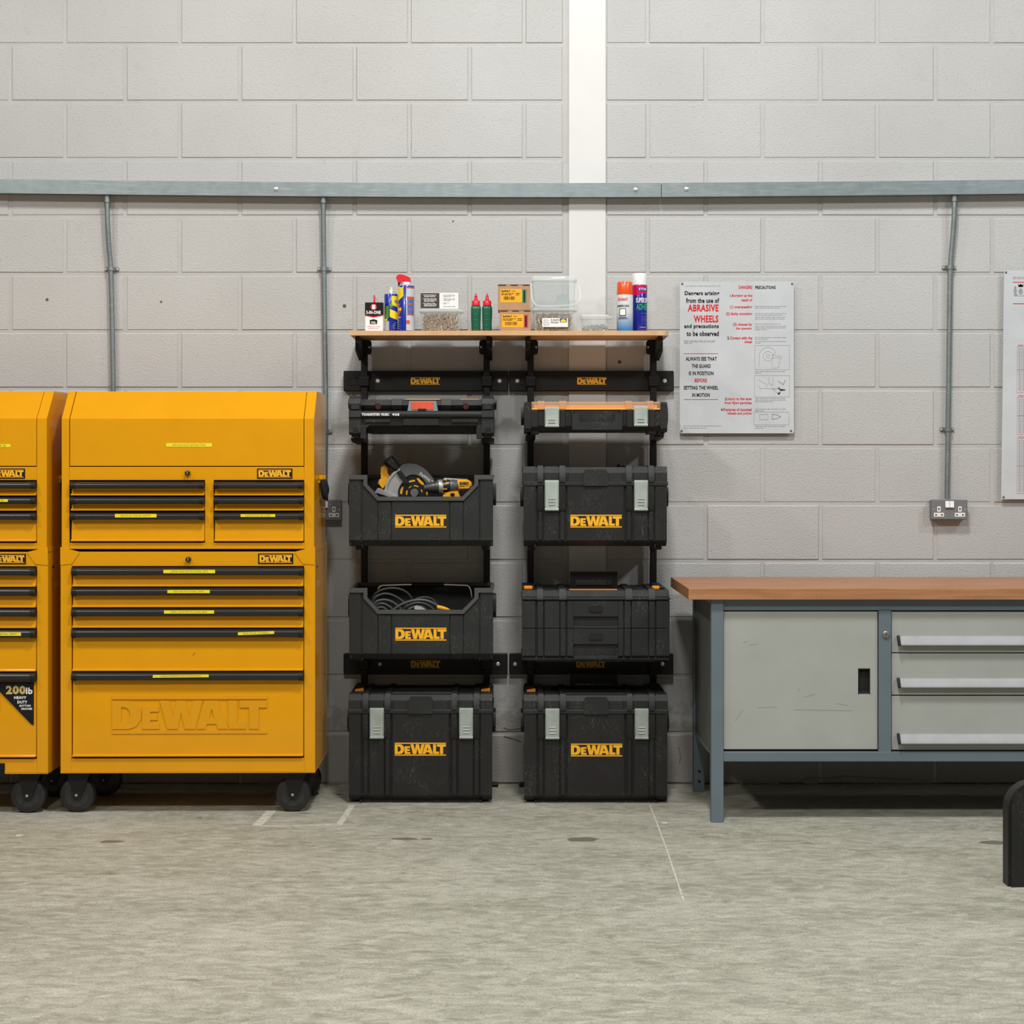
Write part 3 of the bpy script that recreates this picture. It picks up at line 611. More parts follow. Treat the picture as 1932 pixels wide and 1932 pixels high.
# ================================================================ WALL RACKS AND THE SHELF
yR = -.03; yP = -.062                     # front of the wall rails, front of the uprights
yB = -.42; bs_ = S(yB)                    # front of the tool boxes
bx = lambda p: X(p, yB); bz = lambda p: Z(p, yB)
ySH = -.30; zSH = Z(624, ySH); zSB = Z(632.6, ySH)
def rack(rx0, rx1, posts, screws, logo_x, arms, label, low):
    o = thing('wall_rack', label, 'rack', (X((rx0+rx1)/2, 0), 0, 0), 'black wall racks under the shelf')
    for i, (p0, p1) in enumerate(((699.5, 738), (1233.5, 1272.5))):
        a, b, t, u = X(rx0, yR), X(rx1-(i*1.0), yR), Z(p0, yR), Z(p1, yR); c = (t+u)/2; s = S(yR)
        m = M().box(a, b, yR, 0, u, t, .003)
        r = part('rail', m, RACK, o)
        m = M()
        for x0, x1 in ((a+.004+4*s, a+32*s), (b-42*s, b-6*s)):              # raised slotted surrounds
            P = rrect(x0, x1, c-8*s, c+8*s, 7.8*s); Q = rrect(x0+2.5*s, x1-2.5*s, c-5.5*s, c+5.5*s, 5.3*s)
            n = len(P); k = len(m.v); y = yR-.0025
            m.v += [(p, y, q) for p, q in P]+[(p, y, q) for p, q in Q]+[(p, yR+.001, q) for p, q in P]+[(p, yR+.001, q) for p, q in Q]
            for j in range(n):
                l = (j+1) % n
                for f in ((k+j, k+l, k+n+l, k+n+j), (k+j, k+l, k+2*n+l, k+2*n+j), (k+n+j, k+n+l, k+3*n+l, k+3*n+j)): m.f.append(f); m.fm.append(0)
        for xx in (84, 209, 237): m.box(a+xx*s, a+(xx+16)*s, yR-.001, yR+.001, c-.0012, c+.0012)
        part('slot_rib', m, RACK, r)
        lx0 = X(logo_x[i], yR)
        part('logo', M().logo(lx0, lx0+55*s, c-7*s, c+7*s, yR-.0008, yR), LOGO, r)
        for q in screws[i]:
            x = X(q, yR); part('screw', M().rev((x, yR, c), (x, yR-.004, c), [(0, 4*s), (.5, 4*s), (1, 2.6*s)], 16), mat('pan_screw', (.60, .58, .52), .4, .5), r)
    for i, (p0, p1) in enumerate(posts):
        a, b = X(p0, yP), X(p1, yP); mid = (a+b)/2; out = -1 if i == 0 else 1; s = S(yP)
        part('upright', M().box(a, b, yP, yP+.028, .006, Z(640, yP), .002), RACK, o)
        for q in (719, 1253):                                               # clamps where the upright crosses a rail
            c = Z(q, yP); m = M().box(mid-10*s, mid+10*s, yP-.010, yR, c-10.5*s, c+10.5*s, .004)
            for dz in (-4, 0, 4): m.box(mid-7*s, mid+7*s, yP-.0118, yP-.009, c+(dz-1.3)*s, c+(dz+1.3)*s, .0006)
            part('rail_clamp', m, RACK, o)
        # shelf support: rounded inner plate with a screw, outer arm reaching forward under the board
        c = Z(656, yP); pm = M().prism(rrect(min(mid-out*14*s, mid+out*2*s), max(mid-out*14*s, mid+out*2*s), c-13*s, c+14*s, 5*s), 'xz', yP-.014, yP+.004)
        sp = part('shelf_bracket', pm, RACK, o)
        xa, xb = sorted((mid+out*1*s, mid+out*8*s))
        z_ = zSB
        part('bracket_arm', M().prism([(yP+.01, z_), (-.265, z_), (-.265, z_-.026), (-.24, z_-.046), (-.15, z_-.062), (yP-.02, z_-.075), (yP+.01, z_-.075)], 'yz', xa, xb).prism([(yP+.005, z_), (-.225, z_), (-.225, z_-.052), (yP+.005, z_-.080)], 'yz', *sorted((xa+out*.004, xb+out*.006))), RACK, sp)
        part('screw', M().rev((mid-out*10.5*s, yP-.014, c+.5*s), (mid-out*10.5*s, yP-.018, c+.5*s), [(0, 2.6*s), (1, 1.8*s)], 12), SCR, sp)
        for q, ex in arms:                                                  # arms that carry the boxes
            zz = bz(q)+.002
            xs = sorted((mid-out*.016, mid+out*ex))
            part('box_arm', M().prism([(yP+.004, zz-.02), (yP+.004, zz), (-.30, zz), (-.30, zz-.008), (-.26, zz-.014)], 'yz', xs[0], xs[1]), RACK, o)
        part('foot', M().prism([(yP+.02, 0), (-.077, 0), (-.077, .010), (-.070, .022), (yP+.02, .04)], 'yz', mid-.016, mid+.016).box(mid+.0 if out > 0 else mid-.045, mid+.045 if out > 0 else mid, -.077, -.030, 0, .014, .004), RACK, o)
    return o
rack(648, 958.5, ((681, 693.2), (912.2, 924.2)), ((712.7, 942.5), (716.7, 939.5)), (775, 775.3), ((826, .03), (1034.6, .012), (1249, .012)), 'black wall rack holding the radio and the open totes', 0)
rack(961, 1271.5, ((995, 1007), (1227, 1239)), ((976, 1254), (971.5, 1249.8)), (1089, 1087.5), ((819.5, .02), (1034.6, .012), (1251, .012)), 'black wall rack holding the clear-lidded organiser and the lidded toolboxes', 0)
# the wooden shelf board
xa, xb = X(660.5, ySH), X(1262, ySH); r_ = .03
pl = [(xa, -.033), (xa, ySH)]+[(xb-r_+r_*math.sin(t*math.pi/12), ySH+r_-r_*math.cos(t*math.pi/12)) for t in range(7)]+[(xb, -.033)]
solo('shelf_board', M().prism(pl, 'xy', zSB, zSH), MATS['mdf'], (0, ySH, zSB), 'long light brown wooden board lying across the tops of both black racks', 'shelf')

# ================================================================ TOOL BOXES
def latch(parent, x0, x1, z0, z1, y):
    h = z1-z0; w2 = x1-x0
    l = part('latch', M().prism([(y+.004, z1), (y-.003, z1), (y-.007, z1-.008), (y-.006, z0+.010), (y-.010, z0+.004), (y-.009, z0), (y+.004, z0)], 'yz', x0, x1)
             .box(x0-.001, x0+.003, y-.008, y+.002, z0+h*.12, z1-.012, .001).box(x1-.003, x1+.001, y-.008, y+.002, z0+h*.12, z1-.012, .001), ZINC, parent)
    for k in range(3):
        zc = z0+min(h*.42, .048)-k*.011-.004
        part('ridge', M().box(x0+w2*.25, x1-w2*.25, y-.0085, y-.005, zc-.0018, zc+.0018, .0008), SCR, l)
def side_grips(o, L, R, pt, pb, y0):
    for x, sg_ in ((bx(L), -1), (bx(R), 1)):
        xs = sorted((x-sg_*.004, x+sg_*.009))
        part('side_handle', M().prism([(y0+.07, bz(pt)), (y0+.20, bz(pt)), (y0+.22, bz(pt+8)), (y0+.22, bz(pb-8)), (y0+.19, bz(pb)), (y0+.08, bz(pb)), (y0+.06, bz(pb-12)), (y0+.06, bz(pt+10))], 'yz', *xs), RACK, o)
PAN = ((0, 24), (41, 67), (84, 190), (209, 235), (250, 273)); RIB = ((28, 38), (69, 80), (195, 205.5), (237, 247.5))
def lidded_box(label, L, T, B, dep, logo, grip=True, chute=False, orange=()):
    R = L+273; o = thing('toolbox', label, 'toolbox', ((bx(L)+bx(R))/2, yB+dep/2, 0 if B > 1500 else bz(B)), 'black lidded toolboxes on the racks')
    oz = ORG[o.name].z; y0 = yB; q = .009
    zl1, zl0 = bz(T+27), bz(T+35.5); zb_ = bz(B); zc = bz(B-9.5)
    m = M().prism([(y0+q, zl1), (y0+q, zc), (y0+q+.022, zb_), (y0+dep, zb_), (y0+dep, zl1)], 'yz', bx(L+3), bx(R-3))
    for a, b in PAN:
        m.prism([(y0+q+.004, zl1), (y0, zl1), (y0, zc+.004), (y0+.004, zc), (y0+q+.018, zb_+.001), (y0+q+.024, zb_+.001)], 'yz', bx(L+max(a, 1.5)), bx(L+min(b, 271.5)))
    for a, b in RIB:
        m.box(bx(L+a+1), bx(L+b-1), y0-.001, y0+q+.004, zc+.004, zl1, .002)
        m.prism([(y0+q, zl0), (y0-.010, zl0), (y0-.010, bz(T+77)), (y0-.004, bz(T+82)), (y0+q, bz(T+83))], 'yz', bx(L+a), bx(L+b))
    if B > 1500:
        for px in (23, 250): m.box(bx(L+px-1.5), bx(L+px+1.5), y0+.010, y0+dep-.02, 0, zb_+.003)
        m.box(bx(L+24), bx(L+250), y0+.03, y0+dep-.02, 0, zb_+.003)
    else:
        for px in (23, 250): m.box(bx(L+px-1.2), bx(L+px+1.2), y0+.012, y0+.05, zb_-.004, zb_+.01)
    part('body', m, BLK, o)
    # lid
    ch = .020; zt = Z(T, y0+ch); zv = bz(T+10.5)
    m = M().prism([(y0+.004, zl1), (y0+.004, zv), (y0+ch, zt), (y0+dep-.012, zt), (y0+dep, zt-.012), (y0+dep, zl1)], 'yz', bx(L+.5), bx(R-.5))
    m.box(bx(L-.8), bx(R+.8), y0-.004, y0+dep+.003, zl0, zl1, .003)
    for a, b in PAN:
        if a == 84: continue
        m.prism([(y0+.006, zl1), (y0+.0, zl1), (y0, zv), (y0+ch-.002, zt+.003), (y0+ch+.05, zt+.003), (y0+ch+.05, zt-.004)], 'yz', bx(L+a+.5), bx(L+b-.5))
    for a, b in RIB: m.prism([(y0+.006, zl1-.002), (y0-.008, zl1-.002), (y0-.008, zv-.010), (y0+ch-.006, zt+.006), (y0+dep-.02, zt+.006), (y0+dep-.02, zt-.004), (y0+ch+.01, zt-.004)], 'yz', bx(L+a), bx(L+b))
    m.box(bx(L+86), bx(L+188), y0-.001, y0+.01, zl1, zv, .001)
    m.prism([(bx(L+114), zl0+.001), (bx(L+114), zv+.001), (bx(L+118), bz(T+4)), (bx(L+156), bz(T+4)), (bx(L+160), zv+.001), (bx(L+160), zl0+.001)], 'xz', y0-.009, y0+.012)
    if T > 1000:
        m.box(bx(L+80), bx(L+195), y0+.06, y0+dep-.05, zt-.002, zt+.004, .002)
        m.box(bx(L+2), bx(L+24), y0+dep*.62, y0+dep-.02, zt-.002, zt+.010, .003); m.box(bx(R-26), bx(R-3), y0+dep*.62, y0+dep-.02, zt-.002, zt+.010, .003)
    ld = part('lid', m, GRY, o)
    for sgn in orange:
        x0 = bx(L+7) if sgn < 0 else bx(R-23)
        part('slide_catch', M().prism([(x0, zt), (x0+.032, zt), (x0+.032, zt+.011), (x0, zt+.006)], 'xz', y0+.13, y0+.15), ORG_, ld, 'small orange slide catch')
    for a, b in ((41.5, 67.5), (210, 235.5)): latch(o, bx(L+a), bx(L+b), bz(T+82), bz(T+24.5), y0-.003)
    part('logo', M().logo(bx(logo[0]), bx(logo[1]), bz(logo[3]), bz(logo[2]), y0-.0008, y0+.001), LOGO, o)
    if grip: side_grips(o, L, R, T+38, T+75, y0)
    if chute: carry_handle(o, 1075, 1165, 1274, 1304, y0+dep-.06)
    return o
def carry_handle(o, p0, p1, py0, py1, y):
    a, b, t, u = X(p0, y), X(p1, y), Z(py0, y), Z(py1, y); s = S(y)
    g = []
    for i in range(13): g.append((a+12*s+(b-a-24*s)*i/12, t-14.5*s-(.0025 if i % 2 else 0)))
    out = [(a, u), (a, t-.002), (a+.002, t), (b-.002, t), (b, t-.002), (b, u), (b-11*s, u), (b-11*s, t-15*s)]+g[::-1]+[(a+11*s, t-15*s), (a+11*s, u)]
    part('carry_handle', M().prism(out, 'xz', y-.012, y+.012), RACK, o)
lidded_box('black lidded toolbox with two silver latches hung halfway up the rack', 986.5, 881.5, 1031, .34, (1076.2, 1173, 971.2, 995.2))
lidded_box('tall black lidded toolbox on the floor under the tote of cables', 656.8, 1311, 1511.5, .34, (744.7, 841.2, 1401.3, 1425.5), orange=(-1, 1))
lidded_box('tall black lidded toolbox with a carry handle on the floor under the drawer unit', 987.6, 1312, 1512.5, .34, (1077.2, 1174, 1403, 1427), chute=True, orange=(-1,))

def tote(label, L, Tf, B, dep, logo):
    """open tote with a cut-away front and a chrome bail handle"""
    R = L+272.3; o = thing('open_tote', label, 'tote', ((bx(L)+bx(R))/2, yB+dep/2, bz(B)), 'open-topped black totes')
    y0 = yB; q = .006; x0, x1 = bx(L+2), bx(R-2); zb_ = bz(B); zc = bz(B-10); zt = bz(Tf); u = lambda p: bx(L+p-658.2); v = lambda p: bz(Tf+p-896.5)
    cut = [(u(693), zt), (u(693), v(914)), (u(715), v(937)), (u(872), v(937)), (u(895), v(914)), (u(895), zt)]
    m = M()
    m.prism([(x0, zc), (x0, zt)]+cut+[(x1, zt), (x1, zc)], 'xz', y0+q, y0+q+.005)
    m.prism([(y0+q, zc+.001), (y0+.028, zb_), (y0+dep, zb_), (y0+dep, zb_+.004), (y0+.03, zb_+.004), (y0+q+.005, zc+.001)], 'yz', x0, x1)
    m.box(x0, x0+.005, y0+q, y0+dep, zb_+.004, zt); m.box(x1-.005, x1, y0+q, y0+dep, zb_+.004, zt); m.box(x0, x1, y0+dep-.005, y0+dep, zb_+.004, zt)
    def panel(a, b, top):
        m.prism([(y0+q+.002, top), (y0, top-.002), (y0, zc+.003), (y0+.003, zc), (y0+.026, zb_-.001), (y0+.030, zb_-.001)], 'yz', u(a), u(b))
    panel(658.5, 680.6, v(904)); panel(906.6, 930, v(904)); panel(740, 847, v(944)); panel(714, 737, v(946)); panel(850, 873, v(946)); 
    m.prism([(u(684.7), zc+.003), (u(684.7), v(916)), (u(712), v(945)), (u(712), zc+.003)], 'xz', y0+.001, y0+q+.003); m.prism([(u(903.2), zc+.003), (u(903.2), v(916)), (u(875), v(945)), (u(875), zc+.003)], 'xz', y0+.001, y0+q+.003)
    for a in (684.7, 903.2): m.prism([(y0+.006, zc+.003), (y0+.001, zc+.002), (y0+.026, zb_), (y0+.030, zb_)], 'yz', min(u(a), u(712 if a < 800 else 875)), max(u(a), u(712 if a < 800 else 875)))
    for px in (683, 905): m.box(u(px-1.2), u(px+1.2), y0+.02, y0+.05, zb_-.005, zb_+.01)
    part('body', m, GRY, o)
    rim = [(u(658), zt+.001)]+[(cut[0][0], zt+.001)]+cut[1:5]+[(cut[5][0], zt+.001), (u(930.8), zt+.001), (u(930.8), v(904.5)), (u(902.5), v(904.5)), (u(902.5), v(915.5)), (u(874.5), v(944.5)), (u(712.5), v(944.5)), (u(686), v(915.5)), (u(686), v(904.5)), (u(658), v(904.5))]
    part('rim', M().prism(rim, 'xz', y0-.006, y0+q+.006).box(bx(L), x0+.007, y0, y0+dep, zt-.012, zt+.001).box(x1-.007, bx(R), y0, y0+dep, zt-.012, zt+.001).box(x0, x1, y0+dep-.008, y0+dep+.003, zt-.012, zt+.001), mat('tote_rim', (.055, .055, .055), .48, scuff=.4), o)
    part('inner_tray', M().box(x0+.006, x1-.006, y0+.02, y0+dep-.006, v(970), v(967)), RACK, o)
    yb = y0+dep-.05; zr = v(904.5) if Tf < 1000 else v(899)
    hd = part('bail_handle', M().tube([(u(700), yb, v(925)), (u(703), yb, zr-.012), (u(712), yb, zr), (u(876), yb, zr), (u(884), yb, zr-.012), (u(887), yb, v(925))], .0055, 8, smooth=1), CHR, o)
    part('hand_grip', M().cyl((u(768), yb, zr), (u(832), yb, zr), .0085, seg=10), RACK, hd)
    part('logo', M().logo(bx(logo[0]), bx(logo[1]), bz(logo[3]), bz(logo[2]), y0-.0008, y0+.001), LOGO, o)
    side_grips(o, L, R, Tf+16, Tf+58, y0); return o
tote('open black tote holding a circular saw and a drill', 658.2, 896.5, 1030.5, .34, (745.7, 842, 971.2, 995.2))
tote('open black tote holding coiled black cables', 658.4, 1110, 1244.5, .34, (745.9, 842.2, 1184.3, 1208.5))

def drawer_box():
    L, R, T, B = 984.2, 1264, 1114, 1246; dep = .36; y0 = yB-.01
    o = thing('drawer_toolbox', 'black two-drawer toolbox with a carry handle on the rack', 'toolbox', ((bx(L)+bx(R))/2, y0+dep/2, bz(B)))
    zt = Z(T, y0+.02); zl = bz(1125); zp = bz(1132); zb_ = bz(B)
    u = lambda p: X(p, y0)
    m = M().box(u(L+2), u(R-2), y0+.012, y0+dep, zb_+.006, zp).box(u(L), u(R), y0+.006, y0+dep, zb_, bz(1240), .003)
    m.box(u(1012), u(1236), y0+.02, y0+dep-.02, zb_-.006, zb_+.004)
    part('body', m, BLK, o)
    m = M().prism([(y0+.004, zp), (y0+.002, zl), (y0+.022, zt), (y0+dep-.012, zt), (y0+dep, zt-.012), (y0+dep, zp)], 'yz', u(L+1), u(R-1)).box(u(L-.5), u(R+.5), y0-.004, y0+dep+.002, zp, bz(1127), .003)
    for a, b in ((1013.5, 1024.5), (1055, 1068), (1180, 1193), (1224, 1236)): m.prism([(y0, zp+.002), (y0-.007, zp+.002), (y0-.006, zl-.004), (y0+.016, zt+.006), (y0+dep-.03, zt+.006), (y0+dep-.03, zt-.002), (y0+.02, zt-.002)], 'yz', u(a), u(b))
    m.box(u(985), u(1009), y0+.10, y0+dep-.02, zt, zt+.010, .003); m.box(u(1238), u(1258), y0+.10, y0+dep-.02, zt, zt+.010, .003)
    ld = part('lid', m, GRY, o)
    part('orange_strip', M().box(u(1075), u(1166), y0+.045, y0+.085, zt, zt+.0015), ORG_, ld)
    for a, b in ((989, 1005), (1234, 1248)): part('slide_catch', M().box(u(a), u(b), y0+.09, y0+.11, zt, zt+.012, .002), ORG_, ld)
    for i, (p0, p1, r0, r1, bt) in enumerate(((1133.5, 1185, 1163, 1184.5, 1149), (1186.2, 1237, 1215, 1243.5, 1201.3))):
        za, zc = bz(p0), bz(p1); m = M(); x0, x1 = u(1082), u(1166.5)
        for a, b in ((L+.5, 1010.3), (1014, 1025), (1027, 1056), (1057, 1067.5), (1178, 1190), (1191.5, 1223), (1224.5, 1235.5), (1238, R-.5)): m.box(u(a), u(b), y0-(.003 if b-a < 13 else 0), y0+.014, zc, za, .0015)
        m.box(u(1070), x0, y0, y0+.014, zc, za, .001); m.box(x1, u(1176), y0, y0+.014, zc, za, .001); m.box(x0, x1, y0, y0+.014, bz(r0), za, .001); m.box(x0, x1, y0+.001, y0+.014, zc, bz(r1), .001)
        m.box(u(L+1), u(R-1), y0+.010, y0+.03, zc, za)
        d = part('drawer', m, GRY, o)
        part('pull_recess', M().prism([(y0+.0095, bz(r0)), (y0+.0085, bz(r1-3)), (y0+.001, bz(r1)), (y0+.0115, bz(r1)), (y0+.0115, bz(r0))], 'yz', x0, x1), BLK, d)
        part('release_button', M().prism(rrect(u(1111), u(1137.5), bz(bt+6.3), bz(bt-6.3), .010), 'xz', y0-.003, y0+.002).prism(rrect(u(1113.3), u(1135), bz(bt+4.2), bz(bt-4.2), .007), 'xz', y0-.0055, y0-.002), BLKG, d)
    carry_handle(o, 1075.5, 1164.5, 1078.5, 1112, y0+dep-.13)
drawer_box()

# ---------------------------------------------------------------- jobsite radio
def radio():
    L, R = 658.3, 931.3; dep = .30; y0 = yB
    o = thing('jobsite_radio', 'black jobsite radio case with an orange display on the rack', 'radio', ((bx(L)+bx(R))/2, y0+dep/2, bz(818)))
    u = bx; v = bz
    # central body: sloping control deck over a rounded front tube, hollow below
    m = M().prism([(y0+.035, v(775)), (y0+.02, v(764)), (y0+.035, v(753)), (y0+dep, v(753)), (y0+dep, v(803)), (y0+.012, v(803)), (y0+.008, v(788))], 'yz', u(680), u(909))
    for a, b in ((738, 758), (832, 851)): m.prism([(y0+.026, v(776)), (y0+.010, v(764)), (y0+.022, v(752)), (y0+.06, v(752)), (y0+.06, v(776))], 'yz', u(a), u(b))
    for a, b in ((685, 707), (709, 737), (853, 872), (874, 902)): m.prism([(y0+.030, v(775)), (y0+.014, v(764)), (y0+.028, v(754)), (y0+.05, v(754)), (y0+.05, v(775))], 'yz', u(a), u(b))
    m.box(u(759.5), u(828.5), y0+.004, y0+.03, v(803), v(789), .002); m.box(u(688), u(736), y0+.003, y0+.03, v(797), v(790), .001); m.box(u(852), u(902), y0+.003, y0+.03, v(797), v(790), .001)
    m.box(u(690), u(900), y0+.06, y0+dep, v(816), v(802))
    part('body', m, BLK, o)
    z_ = (v(775)+v(788.5))/2; r = (v(775)-v(788.5))/2
    tb = part('front_bumper', M().cyl((u(679), y0+.008, z_), (u(910), y0+.008, z_), r, seg=18), GRY, o)
    part('bumper_band', M().cyl((u(832), y0+.008, z_), (u(848), y0+.008, z_), r*1.04, seg=18).cyl((u(743), y0+.008, z_), (u(757), y0+.008, z_), r*1.03, seg=18), GRY, tb)
    yt = y0+.008-r-.0004; part('lettering', M().text('TOUGHSYSTEM', u(683), u(716.5), v(784.5), v(779.5), yt, .04).text('MUSIC', u(719.5), u(734.5), v(784.5), v(779.5), yt, .04).text('DAB', u(745), u(753.5), v(784.5), v(779.7), yt, .03).disc(u(742.3), v(782), yt, .0035), WPR, tb)
    for a, b, c, d in ((658.3, 680.5, 662, 678), (909, 931.3, 911, 928)):
        m = M()
        prof = [(y0+.022, v(746.5)), (y0+.004, v(752)), (y0-.004, v(762)), (y0+.006, v(773)), (y0-.006, v(775)), (y0-.008, v(787)), (y0, v(789)), (y0, v(816)), (y0+.01, v(820)), (y0+dep, v(820)), (y0+dep, v(746.5))]
        m.prism(prof, 'yz', u(a), u(b)); 
        for k in range(4): m.box(u(c+4), u(d-2), y0-.002, y0+.003, v(808+k*3), v(806.6+k*3))
        m.box(u(c), u(d), y0+.02, y0+.12, v(825), v(819), .003)
        m.box(u(c), u(d), y0-.006, y0+.01, v(773), v(763.5), .002)
        part('end_guard', m, GRY, o)
        xi = sorted((u(680 if a < 700 else 909), u(698 if a < 700 else 901)))
        part('leg', M().prism([(xi[0], v(801)), (xi[1], v(801)), (xi[1] if a > 700 else xi[0]+.02, v(808)), (xi[1] if a > 700 else xi[0]+.02, v(827)), (xi[0] if a < 700 else xi[1]-.02, v(827)), (xi[0] if a < 700 else xi[1]-.02, v(808))], 'xz', y0+.004, y0+.10), BLK, o)
    bz_ = part('display_bezel', M().prism([(u(768.5), v(775)), (u(772), v(756.2)), (u(822.5), v(756.2)), (u(826), v(775))], 'xz', y0+.008, y0+.04), mat('bezel_grey', (.20, .235, .25), .4), o)
    part('display', M().box(u(776), u(817.5), y0+.006, y0+.012, v(773.3), v(757.5), .001), mat('orange_display', (.62, .10, .055), .25, var=.12, vs_=60), bz_, 'orange display window')
    part('display_catch', M().box(u(788.5), u(804), y0+.002, y0+.012, v(775.5), v(771), .001), RACK, bz_)
    part('yellow_trim', M().prism([(u(762), v(753.5)), (u(768), v(752)), (u(825), v(752)), (u(832), v(753.5))], 'xz', y0+.03, y0+.05).box(u(868), u(904), y0+.05, y0+.06, v(753.2), v(751.6)), mat('trim_yellow', (.75, .36, .02), .45), o)
    mr_ = mat('dark_red', (.035, .004, .004), .4)
    for px in (713, 879): part('knob_ring', M().rev((u(px), y0+.010, v(767)), (u(px), y0+.03, v(767)), [(0, .010), (1, .017)], 20), mr_, o)
    side_grips(o, L, R, 752, 770, y0)
radio()

# ---------------------------------------------------------------- clear-lidded organiser
def organiser():
    y0 = yB; dep = .33; u = bx; v = bz
    o = thing('organiser_case', 'black organiser case with a clear amber lid and two silver latches', 'organiser', (u(1122), y0+dep/2, v(814)))
    m = M().prism([(y0+.006, v(773)), (y0, v(776)), (y0, v(803)), (y0+.02, v(813)), (y0+dep, v(813)), (y0+dep, v(773))], 'yz', u(1001), u(1247))
    for a, b in ((989.3, 1002), (1246, 1258.8)): m.prism([(y0+.012, v(758.5)), (y0-.004, v(763)), (y0-.004, v(808)), (y0+.008, v(815)), (y0+dep, v(815)), (y0+dep, v(758.5))], 'yz', u(a), u(b))
    for a, b in ((1002, 1015), (1055.5, 1067), (1077, 1083), (1169, 1176), (1182, 1195), (1224, 1236)): m.box(u(a), u(b), y0-.006, y0+.004, v(806), v(774), .002)
    for a, b in ((1002, 1017), (1221, 1240), (1242, 1255)): m.box(u(a), u(b), y0+.02, y0+.10, v(819), v(812), .002)
    m.box(u(1083), u(1169), y0-.002, y0+.004, v(800), v(775), .001)
    part('body', m, BLK, o)
    part('tray_edge', M().box(u(1003), u(1245.5), y0-.003, y0+dep-.02, v(773.2), v(770.5), .001).box(u(1008), u(1240), y0+.012, y0+dep-.02, v(770.5), v(764)), mat('organiser_amber', (.80, .39, .045), .45), o)
    ld = part('lid', M().prism([(y0-.001, v(771)), (y0+.006, v(760.5)), (y0+.02, v(757.5)), (y0+dep-.02, v(757.5)), (y0+dep-.01, v(771))], 'yz', u(1003), u(1246)), MATS['amber_clear'], o, 'clear amber lid')
    m = M()
    for a, b in ((1014, 1027), (1055, 1068.5), (1180, 1193), (1221, 1233)): m.prism([(y0-.006, v(771)), (y0, v(759)), (y0+.014, v(756)), (y0+.08, v(756)), (y0+.08, v(771))], 'yz', u(a), u(b))
    part('lid_rib', m, MATS['amber_clear'], ld)
    for x0, x1, a, b in ((1028, 1054.7, 806, 768), (1195.7, 1222, 804.5, 766.5)): latch(o, u(x0), u(x1), v(a), v(b), y0-.006)
    out = [(u(1079.5), v(780)), (u(1079.5), v(811)), (u(1173), v(811)), (u(1173), v(780)), (u(1159.5), v(780)), (u(1159.5), v(793)), (u(1156), v(796.5)), (u(1096), v(796.5)), (u(1092.5), v(793)), (u(1092.5), v(780))]
    part('carry_handle', M().prism(out, 'xz', y0-.020, y0-.002), GRY, o)
    side_grips(o, 988, 1258.5, 766, 800, y0)
organiser()

# ================================================================ CONTENTS OF THE TOTES
yT = yB+.13; tx_ = lambda p: X(p, yT); tz = lambda p: Z(p, yT); ts = S(yT)
def arcp(cx, cy, r, a0, a1, n=16): return [(tx_(cx+r*math.cos(math.radians(a0+(a1-a0)*i/n))), tz(cy-r*math.sin(math.radians(a0+(a1-a0)*i/n)))) for i in range(n+1)]
px = lambda pts: [(tx_(a), tz(b)) for a, b in pts]
def sm(P, n=2):                               # round off an outline
    for _ in range(n):
        Q = []
        for a, b in zip(P, P[1:]+P[:1]): Q += [(a[0]*.75+b[0]*.25, a[1]*.75+b[1]*.25), (a[0]*.25+b[0]*.75, a[1]*.25+b[1]*.75)]
        P = Q
    return P
saw = thing('circular_saw', 'yellow and black circular saw lying in the upper tote', 'circular saw', (tx_(775), yT+.05, tz(967)))
YT = mat('tool_yellow', (.74, .33, .006), .42); SIL = mat('cast_alloy', (.42, .42, .41), .42, .6, var=.1, vs_=30); GUN = mat('gunmetal', (.075, .078, .082), .42)
part('upper_guard', M().prism(sm(px([(752, 886), (758, 876), (775, 873.5), (793, 878), (807, 889), (822, 909), (818, 916), (806, 914), (797, 901), (784, 894.5), (770, 896.5), (763, 905), (757, 900)])), 'xz', yT-.012, yT+.03), GUN, saw)
part('motor_housing', M().prism(sm(px([(750, 880), (762, 872), (778, 873), (790, 878), (797, 880), (801, 888), (806, 905), (800, 925), (770, 925), (752, 900)])), 'xz', yT+.03, yT+.10), RACK, saw)
part('lower_guard', M().prism(arcp(781, 931, 54, 120, 205)+arcp(781, 931, 30, 205, 120), 'xz', yT-.010, yT+.012).prism(arcp(781, 931, 55.5, 120, 205)+arcp(781, 931, 51, 205, 120), 'xz', yT-.016, yT+.02), SIL, saw)
part('blade', M().rev((tx_(782), yT-.002, tz(931)), (tx_(782), yT+.001, tz(931)), [(0, 35*ts), (1, 35*ts)], 48), BLKG, saw)
m = M(); yb = yT-.0026
for r0, r1, a0, a1 in ((22.5, 25.5, 48, 72), (22.5, 25.5, 88, 116), (23, 27, 150, 182), (22.5, 25, -8, 14), (13.5, 15.5, 60, 95), (13.5, 16, 158, 190), (13.5, 15.5, 10, 30), (14, 15.5, 112, 135)):
    A = arcp(782, 931, r1, a0, a1, 6); Bq = arcp(782, 931, r0, a0, a1, 6)
    for i in range(6): m.flat([A[i], A[i+1], Bq[i+1], Bq[i]], yb)
part('blade_print', m, YT, saw)
part('arbor', M().rev((tx_(782), yT-.012, tz(930)), (tx_(782), yT-.001, tz(930)), [(0, 4*ts), (0, 7*ts), (.4, 8*ts), (1, 8*ts)], 18), mat('arbor_grey', (.11, .11, .11), .45), saw)
part('yellow_panel', M().prism(px([(786, 903), (789, 901.5), (800, 912), (799, 916), (794, 913)]), 'xz', yT-.006, yT+.01), YT, saw)
p0 = (tx_(732), yT-.012, tz(867)); p1 = (tx_(751), yT+.004, tz(888)); R_ = 11.6*ts
part('dust_spout', M().rev(p0, p1, [(0, R_*.78), (0, R_), (.28, R_*1.02), (.30, R_*.93), (.75, R_*.95), (1, R_*.7)], 22), BLKG, saw)
